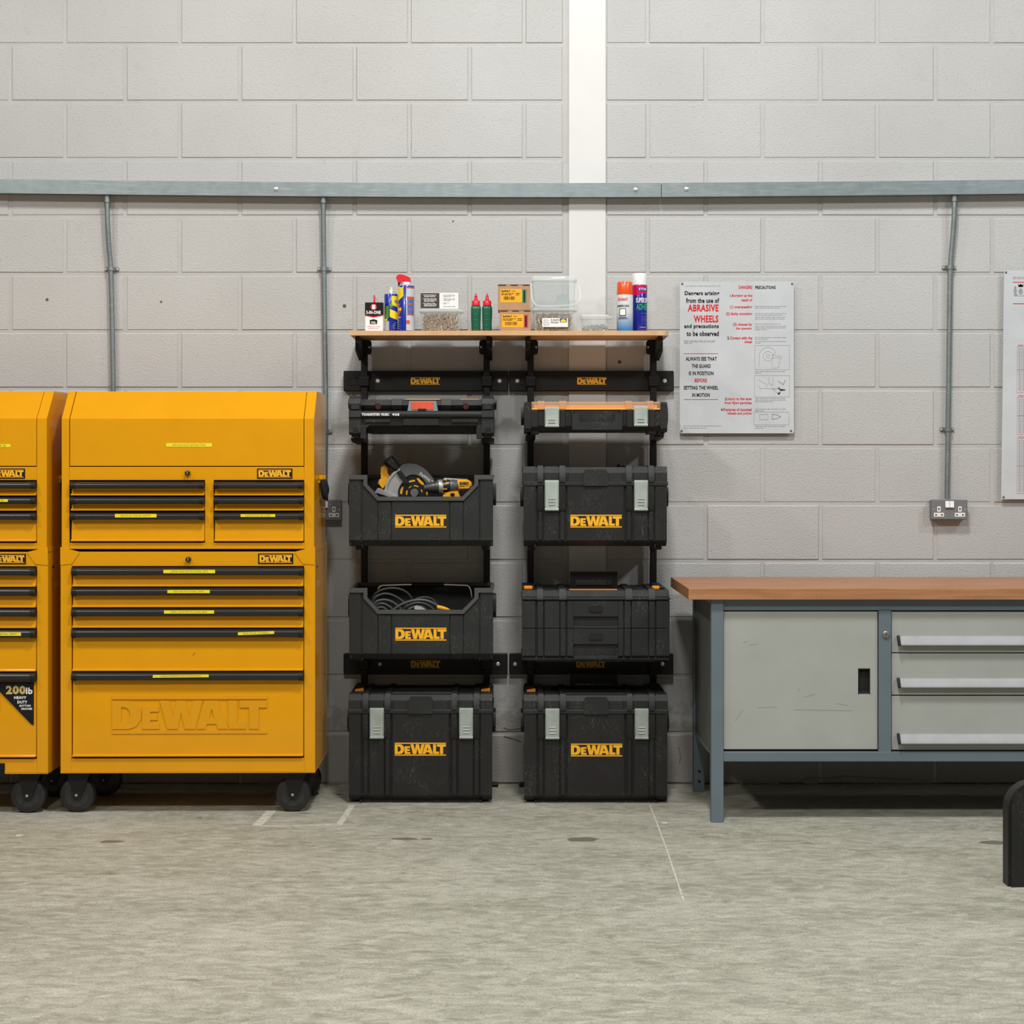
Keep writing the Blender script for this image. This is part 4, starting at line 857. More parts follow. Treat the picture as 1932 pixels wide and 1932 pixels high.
part('spout_bracket', M().prism(px([(749, 892), (757, 888), (764, 897), (772, 909), (769, 914), (762, 910), (755, 902)]), 'xz', yT-.020, yT-.006), RACK, saw)
part('battery', M().prism(px([(718, 882), (727, 877), (730, 878), (731.5, 893), (737, 900), (729, 912), (722, 922), (714.5, 913), (715, 905), (718.5, 903)]), 'xz', yT+.004, yT+.07), YT, saw, 'yellow battery foot')
part('base_plate', M().prism(px([(707.5, 929), (714, 920.5), (718, 921.5), (748, 937), (748, 941), (716, 931)]), 'xz', yT-.03, yT+.09).prism(px([(716, 931), (800, 968), (806, 968), (748, 941)]), 'xz', yT+.0, yT+.06), SIL, saw)
m = M().text('DeWALT', 0, 1, 0, 1, yT-.0128, .04)
a = Vector((tx_(791), tz(895))); b = Vector((tx_(815), tz(912.5)))
d = b-a; nn = Vector((-d.y, d.x)).normalized()*5.6*ts
m.xform(lambda v: (a.x+d.x*v[0]+nn.x*v[2], v[1], a.y+d.y*v[0]+nn.y*v[2]))
part('lettering', m, mat('grey_lettering', (.45, .46, .47), .5), saw)

yD = yT-.05; dx = lambda p: X(p, yD); dz = lambda p: Z(p, yD); ds_ = S(yD)
dr = thing('cordless_drill', 'yellow cordless drill with a silver chuck lying in the upper tote', 'drill', (dx(845), yD, dz(967)))
def along(x0, x1, prof, mt, name, seg=24, label=None):
    f = lambda p: dz(920.5-(p-801)*.072)
    return part(name, M().rev((dx(x0), yD-.01+(x0-801)*.0004, f(x0)), (dx(x1), yD-.01+(x1-801)*.0004, f(x1)), [(t, r*ds_) for t, r in prof], seg), mt, dr, label)
ck = along(800, 826, [(0, 3.0), (0, 6.5), (.2, 7.2), (.28, 9), (.5, 9.6), (.52, 10.4), (.75, 10.9), (.78, 12), (1, 12.5)], mat('chuck_steel', (.05, .05, .05), .42, .3), 'chuck')
along(825, 835, [(0, 11.5), (.2, 13.4), (.8, 13.6), (1, 12.5)], SIL, 'chuck_ring')
cl = along(834.5, 847, [(0, 13.4), (.1, 14), (.9, 14), (1, 13)], BLKG, 'clutch_collar')
m = M(); f = lambda p: dz(920.5-(p-801)*.072)
for ang in (-60, -20, 20, 60):
    y_ = yD-.01+.016-math.cos(math.radians(ang))*14.4*ds_; z_ = math.sin(math.radians(ang))*14.2*ds_
    m.box(dx(835.5), dx(844), y_-.001, y_+.003, f(840)+z_-.0016, f(840)+z_+.0016)
part('clutch_mark', m, YT, cl)
along(846.5, 863, [(0, 12), (.1, 12.6), (.6, 12.4), (.7, 11.5), (1, 11)], GUN, 'gearbox')
mc = along(862, 889, [(0, 10.8), (.05, 11.4), (.55, 11), (.85, 8.5), (1, 5)], YT, 'motor_cover', label='yellow motor cover with lettering')
part('label_plate', M().prism(rrect(dx(866), dx(886), dz(921.5), dz(907.5), .006), 'xz', yD-.014, yD), YT, mc)
part('lettering', M().logo(dx(867), dx(884.5), dz(915), dz(909.5), yD-.0146, yD-.0138).grid(dx(867), dx(877), dz(918.4), dz(916.8), yD-.0143).grid(dx(878), dx(885), dz(918), dz(917.3), yD-.0143), BKP, mc)
part('handle', M().prism([(dx(846), dz(928)), (dx(864), dz(926)), (dx(871), dz(945)), (dx(876), dz(966)), (dx(840), dz(967)), (dx(836), dz(934))], 'xz', yD-.012, yD+.02), YT, dr)
part('trigger', M().box(dx(850), dx(858), yD-.018, yD-.010, dz(936), dz(930), .003), RACK, dr)

yK = yB+.12; kx_ = lambda p: X(p, yK); kz = lambda p: Z(p, yK)
CB = mat('cable_rubber', (.045, .047, .05), .42)
cb = thing('power_cable', 'coiled black rubber power cable heaped in the lower tote', 'cable', (kx_(765), yK, kz(1180)))
for pts, y_, r in (([(697, 1180), (697, 1135), (706, 1121), (722, 1113.5), (742, 1111.5), (760, 1116), (774, 1128), (780, 1150), (780, 1180)], .08, 2.4), ([(700, 1180), (701, 1133), (713, 1123.5), (729, 1120), (746, 1126), (760, 1136), (770, 1146), (775, 1180)], .03, 2.7),
      ([(704, 1180), (705, 1137), (720, 1131), (736, 1133), (750, 1142), (760, 1154), (765, 1180)], .0, 2.7), ([(708, 1180), (709, 1141), (722, 1136), (738, 1144), (746, 1154), (750, 1180)], -.03, 2.6),
      ([(735, 1180), (739, 1153), (755, 1140), (775, 1132), (796, 1129), (815, 1133.5), (832, 1145), (841, 1157), (845, 1180)], -.05, 2.7), ([(755, 1180), (758, 1152), (770, 1142), (786, 1136), (805, 1139), (822, 1151), (828, 1180)], -.02, 2.6),
      ([(712, 1180), (712, 1146), (722, 1142), (734, 1149), (740, 1180)], -.06, 2.5), ([(765, 1180), (772, 1146), (790, 1141), (806, 1146), (815, 1180)], -.06, 2.4), ([(770, 1180), (774, 1135), (800, 1126), (822, 1134), (836, 1180)], .04, 2.4)):
    part('cord', M().tube([(kx_(a), yK+y_, kz(b)) for a, b in pts], r*S(yK), 8, smooth=2), CB, cb)
part('plug', M().prism([(kx_(783), kz(1145)), (kx_(786), kz(1140)), (kx_(795), kz(1142)), (kx_(808), kz(1149)), (kx_(814), kz(1156)), (kx_(800), kz(1156))], 'xz', yK-.075, yK-.045), mat('plug_grey', (.38, .38, .40), .4), cb)
part('connector', M().tube([(kx_(826), yK-.06, kz(1143)), (kx_(840), yK-.062, kz(1146)), (kx_(851), yK-.06, kz(1152)), (kx_(855), yK-.06, kz(1168))], 4*S(yK), 10, smooth=1), YT, cb, 'yellow cable connector')

# ================================================================ THINGS ON THE SHELF
yI = -.20; iz = lambda p, y=yI: Z(p, y); ix = lambda p, y=yI: X(p, y)
def can_frame(px0, px1, yc):
    cx = (ix(px0, yc)+ix(px1, yc))/2; r = (ix(px1, yc)-ix(px0, yc))/2; return cx, r
def pr(name, parent, cx, yc, r, items, mt, lift=None):
    """print wrapped round a can: items ('r', px0, px1, py0, py1) | ('t', text, ...) | ('d', px, py, rad px) | ('p', poly)"""
    m = M()
    for it in items:
        if it[0] == 'r': m.grid(ix(it[1], yc), ix(it[2], yc), iz(it[4], yc), iz(it[3], yc), 0, 14)
        elif it[0] == 't': m.text(it[1], ix(it[2], yc), ix(it[3], yc), iz(it[5], yc), iz(it[4], yc), 0, .025)
        elif it[0] == 'd': m.disc(ix(it[1], yc), iz(it[2], yc), 0, it[3]*S(yc), 24)
        elif it[0] == 'p':
            P = it[1]; ys = sorted(set(q[1] for q in P)); n = 12
            for k in range(n):                      # slice the polygon into horizontal bands so it can bend
                a0 = ys[0]+(ys[-1]-ys[0])*k/n; a1 = ys[0]+(ys[-1]-ys[0])*(k+1)/n
                def span(y):
                    y = min(max(y, ys[0]+1e-4), ys[-1]-1e-4); xs = []
                    for (x0, y0), (x1, y1_) in zip(P, P[1:]+P[:1]):
                        if (y0-y)*(y1_-y) < 0: xs.append(x0+(x1-x0)*(y-y0)/(y1_-y0))
                    return (min(xs), max(xs)) if xs else (P[0][0], P[0][0])
                s0, s1 = span(a0), span(a1); kk = len(m.v); c = 8
                m.v += [(ix(s0[0]+(s0[1]-s0[0])*i/c, yc), 0, iz(a0, yc)) for i in range(c+1)]+[(ix(s1[0]+(s1[1]-s1[0])*i/c, yc), 0, iz(a1, yc)) for i in range(c+1)]
                for i in range(c): m.f.append((kk+i, kk+i+1, kk+c+2+i, kk+c+1+i)); m.fm.append(0)
    m.wrap(cx, yc, r+(.0004*(1+pr.k) if lift is None else lift)); pr.k = (pr.k+1) % 5; return part(name, m, mt, parent, sharp=80)
pr.k = 0
# oil tin
yo = -.235; oz = lambda p: iz(p, yo); ox = lambda p: ix(p, yo)
t = thing('oil_tin', 'flat black and white oil tin with a red spout on the shelf', 'oil tin', (ox(705), yo+.02, zSH))
part('tin', M().box(ox(688.7), ox(722.5), yo, yo+.035, zSH, oz(570.5), .002), WPR, t)
part('black_band', M().prism([(ox(688.6), oz(570.6)), (ox(722.6), oz(570.6)), (ox(722.6), oz(594)), (ox(704.5), oz(597.5)), (ox(688.6), oz(594))], 'xz', yo-.0004, yo+.0352), BKP, t)
part('red_band', M().flat([(ox(688.6), oz(593.8)), (ox(704.5), oz(597)), (ox(722.6), oz(593.8)), (ox(722.6), oz(595.8)), (ox(704.5), oz(599.2)), (ox(688.6), oz(595.8))], yo-.0008), RED, t)
part('red_badge', M().disc(ox(705), oz(579.3), yo-.0008, 6.1*S(yo)), RED, t)
part('small_lettering', M().text('LUBRICATES, CLEANS', ox(692), ox(717.5), oz(617.4), oz(614.9), yo-.0004, .0).text('& PREVENTS RUST', ox(694), ox(715), oz(620.8), oz(618.4), yo-.0004, .0), mat('pink_print', (.45, .05, .12), .5), t)
part('white_lettering', M().text('1', ox(702), ox(708), oz(583), oz(575), yo-.0013, .05).text('3-IN-ONE', ox(691), ox(718.3), oz(592.6), oz(586.2), yo-.0013, .03), WPR, t)
hs = part('black_emblem', M().flat([(ox(a), oz(b)) for a, b in ((697.2, 604.4), (698.5, 602.8), (699.2, 603.6), (705, 602), (713, 604.6), (711.6, 605.6), (711.6, 611.6), (697.9, 611.6), (697.9, 605.6))], yo-.0006), BKP, t)
part('white_lettering', M().text('OIL', ox(700), ox(709.5), oz(610.6), oz(606.4), yo-.0011, .03), WPR, hs)
part('spout', M().rev((ox(705.6), yo+.017, oz(570.5)), (ox(705.6), yo+.017, oz(555.5)), [(0, .0042), (.85, .0034), (1, .002)], 12), mat('red_plastic', (.62, .012, .025), .35), t)
part('spout_strap', M().tube([(ox(707), yo+.017, oz(561)), (ox(711), yo+.017, oz(565)), (ox(714), yo+.017, oz(570.5))], .0008, 6), MATS['red_plastic'], t)
# spray cans
BLUE = mat('can_blue', (.006, .022, .30), .22, coat=.4); YEL = mat('can_yellow', (.80, .62, .015), .35); SILV = mat('can_silver', (.60, .62, .63), .3, .5); GRN = mat('print_green', (.13, .28, .02), .5); ORR = mat('print_red', (.62, .06, .02), .5)
yc = -.19; cx, r = can_frame(725, 750.5, yc)
c = thing('spray_can', 'small blue and yellow lubricant spray can between the oil tin and the tall blue can', 'spray can', (cx, yc, zSH))
h0 = iz(555.5, yc)-zSH
part('can', M().rev((cx, yc, zSH), (cx, yc, zSH+h0), [(0, r*.96), (.01, r), (.985, r), (1, r*.95)], 36), BLUE, c)
part('can_top', M().rev((cx, yc, zSH+h0), (cx, yc, iz(551, yc)), [(0, r*.97), (.3, r*.9), (.6, r*.62), (1, r*.55)], 28), SILV, c)
part('nozzle', M().rev((cx, yc, iz(552, yc)), (cx, yc, iz(542.5, yc)), [(0, .009), (.5, .0085), (.7, .007), (1, .005)], 16).cyl((cx, yc-.006, iz(545, yc)), (cx-.004, yc-.010, iz(545, yc)), .002), mat('cream_nozzle', (.68, .64, .55), .45), c)
pr('green_panel', c, cx, yc, r, [('r', 725.3, 734, 578.5, 601.5), ('p', [(736, 573), (740, 571), (744, 580), (738, 583), (736, 580)])], GRN)
pr('yellow_label', c, cx, yc, r, [('p', [(739.5, 559.5), (750.3, 559.5), (750.3, 581), (745, 578), (740.5, 576)]), ('p', [(736.3, 584), (750.2, 590), (750.2, 604.5), (743, 602), (736.3, 599)]), ('r', 725.5, 731.5, 602.2, 606.5)], YEL)
pr('white_panel', c, cx, yc, r, [('r', 725.2, 735, 607, 624.5), ('r', 742, 744.5, 617.5, 618.2), ('r', 743, 748, 612, 612.6), ('r', 742, 748, 615, 615.6), ('r', 743, 748, 620, 620.6), ('r', 745, 749, 609, 609.6)], SILV)
pr('blue_lettering', c, cx, yc, r, [('t', 'WD', 745, 750, 567, 573)], BLUE)
yc = -.20; cx, r = can_frame(751, 782.5, yc)
c = thing('spray_can', 'tall blue lubricant spray can with a red straw cap on the shelf', 'spray can', (cx, yc, zSH))
h0 = iz(540, yc)-zSH
part('can', M().rev((cx, yc, zSH), (cx, yc, zSH+h0), [(0, r*.96), (.01, r), (.985, r), (1, r*.95)], 40), BLUE, c)
part('can_top', M().rev((cx, yc, zSH+h0), (cx, yc, iz(533, yc)), [(0, r*.97), (.2, r*.9), (.4, r*.7), (1, r*.66)], 28), SILV, c)
q = lambda a, b: (ix(a, yc), iz(b, yc))
part('straw_cap', M().prism(sm([q(747.2, 524.5), q(749, 520.5), q(752, 518.4), q(757, 518), q(764, 520), q(773, 523.3), q(774.8, 527), q(775.6, 533.6), q(775.6, 533.8), q(762, 534), q(752, 533.8), q(749, 529)], 1), 'xz', yc-.012, yc+.012), MATS['red_plastic'], c)
part('straw_hinge', M().box(ix(751, yc), ix(754.5, yc), yc-.006, yc+.006, iz(539, yc), iz(532, yc)), RACK, c)
pr('yellow_shield', c, cx, yc, r, [('p', [(751.1, 541.6), (762, 541.8), (762, 560), (756.5, 565), (751.3, 569)])], YEL)
pr('blue_lettering', c, cx, yc, r, [('t', '40', 751.8, 759, 546, 557)], mat('navy_print', (.015, .015, .10), .4))
pr('red_roundel', c, cx, yc, r, [('p', [(751.2, 573), (754, 574), (757, 579), (758, 584), (757, 590), (754, 595), (751.2, 597)])], ORR)
pr('yellow_band', c, cx, yc, r, [('r', 751.2, 758, 582, 587)], YEL); pr('yellow_stripe', c, cx, yc, r, [('r', 751.2, 757, 599, 600.5)], YEL)
pr('back_panel', c, cx, yc, r, [('r', 767.3, 782.3, 543, 624.5)]+[('r', 751.3, 754.5, k, k+.7) for k in (605, 608, 612, 616, 620)], mat('panel_grey', (.50, .53, .55), .35), lift=.0003)
for it in ([('r', 768.3, 781.7, 543, 545.4), ('r', 769, 781.2, 561, 566.5), ('r', 769, 781.2, 574, 576), ('r', 769, 781.2, 584, 586), ('r', 769, 781.2, 594, 596), ('r', 767.5, 774, 605.5, 612.5)]): pr('red_print', c, cx, yc, r, [it], ORR, lift=.0008)
pr('picture', c, cx, yc, r, [('r', 769.5, 781, 566.8, 573.6), ('r', 769.5, 781, 576.3, 583.7), ('r', 769.5, 781, 586.3, 593.7)], mat('picture_blue', (.06, .14, .42), .4, var=.5, vs_=250), lift=.0008)
# orange capped cleaner and purple adhesive
yc = -.21; cx, r = can_frame(1163.2, 1194.5, yc)
c = thing('spray_can', 'white and blue cleaner spray can with an orange cap on the shelf', 'spray can', (cx, yc, zSH))
def grad(name, c0, c1, z0, z1):
    a = N(name); sp = a.n('ShaderNodeSeparateXYZ'); a.l(a.pos(), sp.inputs[0]); mr2 = a.n('ShaderNodeMapRange'); a.l(sp.outputs['Z'], mr2.inputs[0]); mr2.inputs[1].default_value = z0; mr2.inputs[2].default_value = z1
    a.l(a.mix(mr2.outputs[0], c0, c1), a.p.inputs['Base Color']); a.p.inputs['Roughness'].default_value = .25; a.p.inputs['Coat Weight'].default_value = .4; return a.m
h0 = iz(557, yc)-zSH
part('can', M().rev((cx, yc, zSH), (cx, yc, zSH+h0), [(0, r*.97), (.01, r), (1, r)], 40), grad('blue_white_can', (.012, .22, .58), (.66, .70, .74), iz(622, yc), iz(588, yc)), c)
part('cap', M().rev((cx, yc, iz(557, yc)), (cx, yc, iz(532, yc)), [(0, r*.97), (.06, r*.985), (.9, r*.95), (.97, r*.9), (1, r*.78)], 40), mat('orange_cap', (.72, .085, .006), .25, coat=.4), c)
pr('brand_lettering', c, cx, yc, r, [('t', 'Ambersil', 1165.2, 1183, 562, 568.8)], ORR)
pr('black_lettering', c, cx, yc, r, [('t', 'AMBERCLENE', 1163.8, 1186, 576.5, 580.2), ('r', 1167, 1181, 599.6, 600.6), ('r', 1165.5, 1184, 602, 602.8), ('r', 1167.5, 1180, 583.5, 597)], BKP)
pr('pictogram', c, cx, yc, r+.0006, [('r', 1168.7, 1178.8, 584.7, 595.8)], WPR); pr('pictogram_mark', c, cx, yc, r+.0010, [('p', [(1168.8, 587), (1171, 586.5), (1172.5, 589), (1170.8, 592), (1168.8, 593.5)])], BKP)
yc = -.165; cx, r = can_frame(1192, 1221, yc)
c = thing('spray_can', 'blue and magenta adhesive spray can with a white cap on the shelf', 'spray can', (cx, yc, zSH))
h0 = iz(538.5, yc)-zSH
part('can', M().rev((cx, yc, zSH), (cx, yc, zSH+h0), [(0, r*.97), (.01, r), (.985, r), (1, r*.95)], 40), mat('deep_blue', (.008, .014, .25), .22, coat=.4), c)
part('cap', M().rev((cx, yc, iz(538.5, yc)), (cx, yc, iz(516.3, yc)), [(0, r*.98), (.08, r*.99), (.1, r*.96), (.92, r*.95), (.98, r*.9), (1, r*.8)], 40), mat('cap_white', (.74, .74, .74), .3), c)
pr('magenta_band', c, cx, yc, r, [('p', [(1192.2, 539.3), (1220.8, 539.3), (1220.8, 555), (1214, 555), (1205, 558), (1192.2, 560)])], mat('magenta', (.55, .004, .10), .3))
pr('brand_plate', c, cx, yc, r, [('p', [(1203, 544), (1220.9, 543.6), (1220.9, 550), (1203, 550)])], MATS['deep_blue']); pr('white_lettering', c, cx, yc, r+.0004, [('t', 'STIK', 1204, 1220, 544.6, 549), ('t', 'SUPER', 1198.8, 1215, 563, 572.5), ('t', 'SP', 1215.4, 1220.6, 563, 572.5), ('r', 1206, 1218, 618.2, 618.7)], WPR)
pr('green_lettering', c, cx, yc, r, [('t', 'ADHE', 1199.3, 1220, 574.5, 586)], mat('print_leaf', (.015, .36, .10), .4)); pr('small_print', c, cx, yc, r, [('r', 1209, 1219.5, k, k+.4) for k in (592, 598, 601, 604, 607, 612)], mat('pale_blue_print', (.15, .22, .6), .4))

# clear tubs with screws
BRASS = mat('yellow_zinc_screws', (.50, .37, .24), .3, .6, var=.35, vs_=250); STL = mat('zinc_bolts', (.50, .53, .54), .3, .7)
def rr_loft(m, secs, n=4, cap0=True, cap1=True):
    """rounded rectangle sections (x0,x1,y0,y1,z,r) joined"""
    L_ = []
    for x0, x1, y0, y1_, z, rr in secs: L_.append([(p, q, z) for p, q in rrect(x0, x1, y0, y1_, rr, n)])
    k = len(L_[0]); b = len(m.v)
    for s in L_: m.v += s
    for j in range(len(L_)-1):
        for i in range(k): m.f.append((b+j*k+i, b+j*k+(i+1) % k, b+(j+1)*k+(i+1) % k, b+(j+1)*k+i)); m.fm.append(0)
    if cap0: m.f.append(tuple(b+i for i in range(k))); m.fm.append(0)
    if cap1: m.f.append(tuple(b+(len(L_)-1)*k+i for i in range(k))); m.fm.append(0)
    return m
def tub(label, p0, p1, pyt, z0, yf, dep, lid=True, rimpx=7):
    a, b = X(p0, yf), X(p1, yf); zt = Z(pyt, yf); s = S(yf); zr = zt-rimpx*s; t_ = (b-a)*.055; g = .014
    o = thing('plastic_tub', label, 'tub', ((a+b)/2, yf+dep/2, z0), 'clear plastic tubs on the shelf')
    m = rr_loft(M(), [(a+t_, b-t_, yf+t_*.6, yf+dep-t_*.6, z0, g), (a+.006, b-.006, yf+.004, yf+dep-.004, zr, g), (a+.002, b-.002, yf, yf+dep, zr+.001, g), (a+.002, b-.002, yf, yf+dep, zr+.005, g)], cap1=False)
    part('tub_body', m, MATS['clear_plastic'], o)
    part('lid', rr_loft(M(), [(a, b, yf-.002, yf+dep+.002, zr+.004, g), (a, b, yf-.002, yf+dep+.002, zt-.006, g), (a+.006, b-.006, yf+.004, yf+dep-.004, zt, g)], cap0=False), MATS['clear_lid'], o)
    part('grip_tab', M().box(b-.004, b+.008, yf+.01, yf+dep-.01, zr+.003, zt-.006, .002), MATS['clear_lid'], o)
    tub.last = o; return (a+t_+.005, b-t_-.005, yf+.010, yf+dep-.010)
def heap(name, label, box_, z0, z1, n, ln, r, mt, washer=0):
    m = M(); x0, x1, y0, y1_ = box_
    for i in range(n):
        zc = z0+r*2+(z1-z0-r*4)*random.random(); yy = y0 if random.random() < .55 else random.uniform(y0, y1_)
        yy = min(max(yy+random.uniform(0, .006), y0), y1_)
        L_ = ln*random.uniform(.7, 1.1); th = random.uniform(0, math.pi); ph = random.uniform(-.25, .25)
        d = Vector((math.cos(th)*math.cos(ph), math.sin(ph), math.sin(th)*math.cos(ph)))*L_/2
        c_ = Vector((random.uniform(x0, x1), yy, zc)); A = c_-d; B_ = c_+d
        for P in (A, B_): P.x = min(max(P.x, x0), x1); P.y = min(max(P.y, y0), y1_); P.z = min(max(P.z, z0+r), z1)
        if (B_-A).length < ln*.25: continue
        m.rev(A, B_, [(0, r*1.9), (.03, r*1.9), (.10, r), (.9, r), (1, r*.3)], 6)
        if random.random() < washer:
            m.rev((c_.x, y0-.002, c_.z), (c_.x+random.uniform(-.003, .003), y0+.001, c_.z), [(0, r*1.2), (0, r*3.2), (1, r*3.2)], 10)
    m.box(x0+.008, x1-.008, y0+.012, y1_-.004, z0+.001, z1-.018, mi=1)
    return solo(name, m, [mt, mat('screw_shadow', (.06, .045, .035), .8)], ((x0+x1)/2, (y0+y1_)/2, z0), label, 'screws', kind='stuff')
yt_ = -.24
b_ = tub('clear tub of brassy screws under the brown and white carton', 790.5, 870.5, 583, zSH, yt_, .10)
heap('wood_screws', 'loose brassy wood screws filling the tub under the brown and white carton', b_, zSH+.001, Z(590, yt_), 170, .062, .0017, BRASS, .06)
zt2 = Z(582.6, yt_)
cbx = thing('screw_carton', 'small brown and white printed carton on top of the tub of screws', 'carton', (X(829, yt_), yt_+.05, zt2))
part('carton', M().box(X(793.5, yt_), X(865, yt_), yt_+.008, yt_+.085, zt2, Z(552.5, yt_+.01), .0008), mat('carton_white', (.74, .74, .75), .5), cbx)
yq = yt_+.0076
part('brown_panel', M().grid(X(793.6, yq), X(829, yq), Z(581.8, yq), Z(552.8, yq), yq), mat('brown_print', (.045, .03, .026), .5), cbx)
m, m2 = M(), M(); yq -= .0004
for k, (py, n) in enumerate(((556.5, 3), (563.5, 4), (572.3, 4))):
    m.disc(X(798.4, yq), Z(py, yq), yq, .0012, 8); m2.disc(X(835.5, yq), Z(py, yq), yq, .0008, 8)
    bars(m, X(800, yq), X(823.5, yq), py, n, yq, 1.75, 0, .9, .0007)
    if k < 2: bars(m2, X(837, yq), X(858, yq), py, 3, yq, 1.75, 0, .6, .0006)
    else: bars(m2, X(837, yq), X(847, yq), py-1, 2, yq, 1.75, 0, .8, .0006)
bars(m2, X(836.5, yq), X(859, yq), 578.3, 1, yq, 2, 0, 1, .0008)
part('white_lettering', m, WPR, cbx); part('fine_print', m2, FIN, cbx)
# glue bottles
for i, (p0, p1, lab) in enumerate(((888.3, 907.5, 'green glue bottle with a red cap nearer the tub of screws'), (909.3, 928.8, 'green glue bottle with a red cap nearer the cartons'))):
    yc = -.20; cx, r = can_frame(p0, p1, yc); o = thing('glue_bottle', lab, 'glue bottle', (cx, yc, zSH), 'green glue bottles with red caps')
    h0 = iz(576.5, yc)-zSH
    m = M().rev((0, 0, 0), (0, 0, h0), [(0, r*.82), (.03, r*.9), (.3, r*.9), (.55, r*.97), (.85, r), (.95, r*.95), (1, r*.75)], 28).xform(lambda v: (cx+v[0], yc+v[1]*.72, zSH+v[2]))
    bd = part('bottle', m, mat('green_plastic', (.008, .10, .055), .28, coat=.3), o)
    pr('scale_mark', bd, cx, yc+r*.28, r, [('r', cx_-3.5, cx_+2.5, k, k+.6) for cx_ in ((p0+p1)/2,) for k in (593, 604, 614.5)], mat('pale_green_print', (.08, .25, .17), .4))
    part('cap', M().rev((cx, yc, iz(577, yc)), (cx, yc, iz(567.5, yc)), [(0, r*.80), (.9, r*.80), (1, r*.74)], 28), MATS['red_plastic'], o)
    part('nozzle', M().rev((cx, yc, iz(568, yc)), (cx, yc, iz(552.3, yc)), [(0, r*.34), (.1, r*.40), (.25, r*.34), (.55, r*.26), (.6, r*.30), (.7, r*.18), (.9, r*.12), (1, r*.03)], 16), MATS['red_plastic'], o)
# cartons of nails
def carton(label, x0, x1, py0, z0, xs, lab, sidec, side, yf):
    zt = Z(py0, yf); o = thing('nail_carton', label, 'carton', ((X(x0, yf)+X(x1, yf))/2, yf+.06, z0), 'cardboard cartons with yellow labels')
    a, b = X(x0, yf), X(x1, yf)
    part('carton', M().box(a, b, yf, yf+.12, z0, zt, .0012), CARD, o)
    m = M().box(a-.0008, b+.0008, yf-.001, yf+.12, zt-.0004, zt+.0012)
    part('lid_flap', m, CARD, o)
    m = M()
    for t0, t1 in ((.02, .25), (.40, .62), (.78, .98)): m.box(a+(b-a)*t0, a+(b-a)*t1, yf-.0016, yf+.002, zt-.0036, zt+.0002)
    part('flap_gap', m, mat('dark_gap', (.05, .025, .012), .8), o)
    l0, l1, t0, t1 = lab; g = yf-.0006
    lb = part('yellow_label', M().box(X(l0, yf), X(l1, yf), g, yf, Z(t1, yf), Z(t0, yf)), mat('label_orange', (.80, .38, .008), .45), o)
    part('colour_tab', M().box(X(side[0], yf), X(side[1], yf), g, yf, Z(t1+.8, yf), Z(t0+.8, yf)), sidec, o)
    g -= .0005; m = M().text('DeWALT', X(l0+2, yf), X(l0+18.5, yf), Z(t0+6, yf), Z(t0+2, yf), g, .05).text('clip', X(l0+21, yf), X(l0+28, yf), Z(t0+6, yf), Z(t0+2.4, yf), g, .0)
    x = X(l0+6, yf)
    while x < X(l0+27, yf): w2 = random.choice((.0007, .0012, .002)); m.grid(x, x+w2, Z(t0+20.5, yf), Z(t0+14, yf), g); x += w2+random.choice((.001, .0016))
    bars(m, X(l0+2, yf), X(l0+26, yf), t0+8.6, 2, g, 2.4, 0, .8); bars(m, X(l0+29, yf), X(l0+39, yf), t0+8.2, 2, g, 3, 0, .9)
    m.text(side[2], X(side[0]+2.5, yf), X(side[1]-2.5, yf), Z(t1-1, yf), Z(t0+3, yf), g, .02)
    part('lettering', m, BKP, lb)
zc1 = Z(585.5, -.25)
carton('lower cardboard carton with a yellow and red label standing on the shelf', 943, 1001.5, 585.8, zSH, 0, (947, 988, 593, 617.5), mat('label_red', (.50, .035, .05), .5), (988.3, 996.3, '|'), -.25)
zc1 = Z(585.8, -.25)+.0012
carton('upper cardboard carton with a yellow and green label stacked on another', 939.5, 1000, 537, zc1, 0, (944.2, 985, 545.2, 570.6), mat('label_green', (.01, .20, .09), .5), (985.3, 993, '|'), -.25)
# clear bucket standing on a clear tub of screws
yk_ = -.25
b_ = tub('clear tub of brassy screws with a white label under the empty clear tub', 1004, 1086, 580.5, zSH, yk_, .11, rimpx=7)
heap('wood_screws', 'loose brassy wood screws filling the labelled tub under the empty clear tub', b_, zSH+.001, Z(590, yk_), 170, .054, .0017, BRASS, .05)
lb = part('size_label', M().box(X(1023, yk_), X(1071.5, yk_), yk_-.002, yk_+.003, Z(617, yk_), Z(600.3, yk_), .0004), WPR, tub.last, 'white size label')
m = M().text('5.0x50', X(1039.3, yk_), X(1054.5, yk_), Z(605.4, yk_), Z(601.6, yk_), yk_-.0026, .02).text('PK200', X(1039.3, yk_), X(1053.5, yk_), Z(610.4, yk_), Z(606.8, yk_), yk_-.0026, .02)
part('lettering', m, mat('ink_blue', (.06, .06, .12), .5), lb); m = M(); bars(m, X(1025, yk_), X(1037, yk_), 603, 6, yk_-.0026, 2.2, 0, .8); part('fine_print', m, mat('pale_print', (.45, .45, .6), .5), lb)
part('emblem', M().grid(X(1056, yk_), X(1069.5, yk_), Z(608.5, yk_), Z(600.6, yk_), yk_-.0023), MATS['ink_blue'], lb)
part('emblem_sun', M().flat([(X(1062.8+5.5*math.cos(i*math.pi/12), yk_), Z(607.6-5.3*math.sin(i*math.pi/12), yk_)) for i in range(13)], yk_-.0028), YEL, lb)
zb1 = Z(580.2, yk_)
yb_ = yk_+.004; s = S(yb_)
o = thing('plastic_tub', 'empty clear lidded tub with a hanging handle stacked on the labelled tub', 'tub', (X(1046, yb_), yb_+.055, zb1), 'clear plastic tubs on the shelf')
a, b = X(1003, yb_), X(1089, yb_); zt = Z(520, yb_); zr = Z(531, yb_); dp = .105
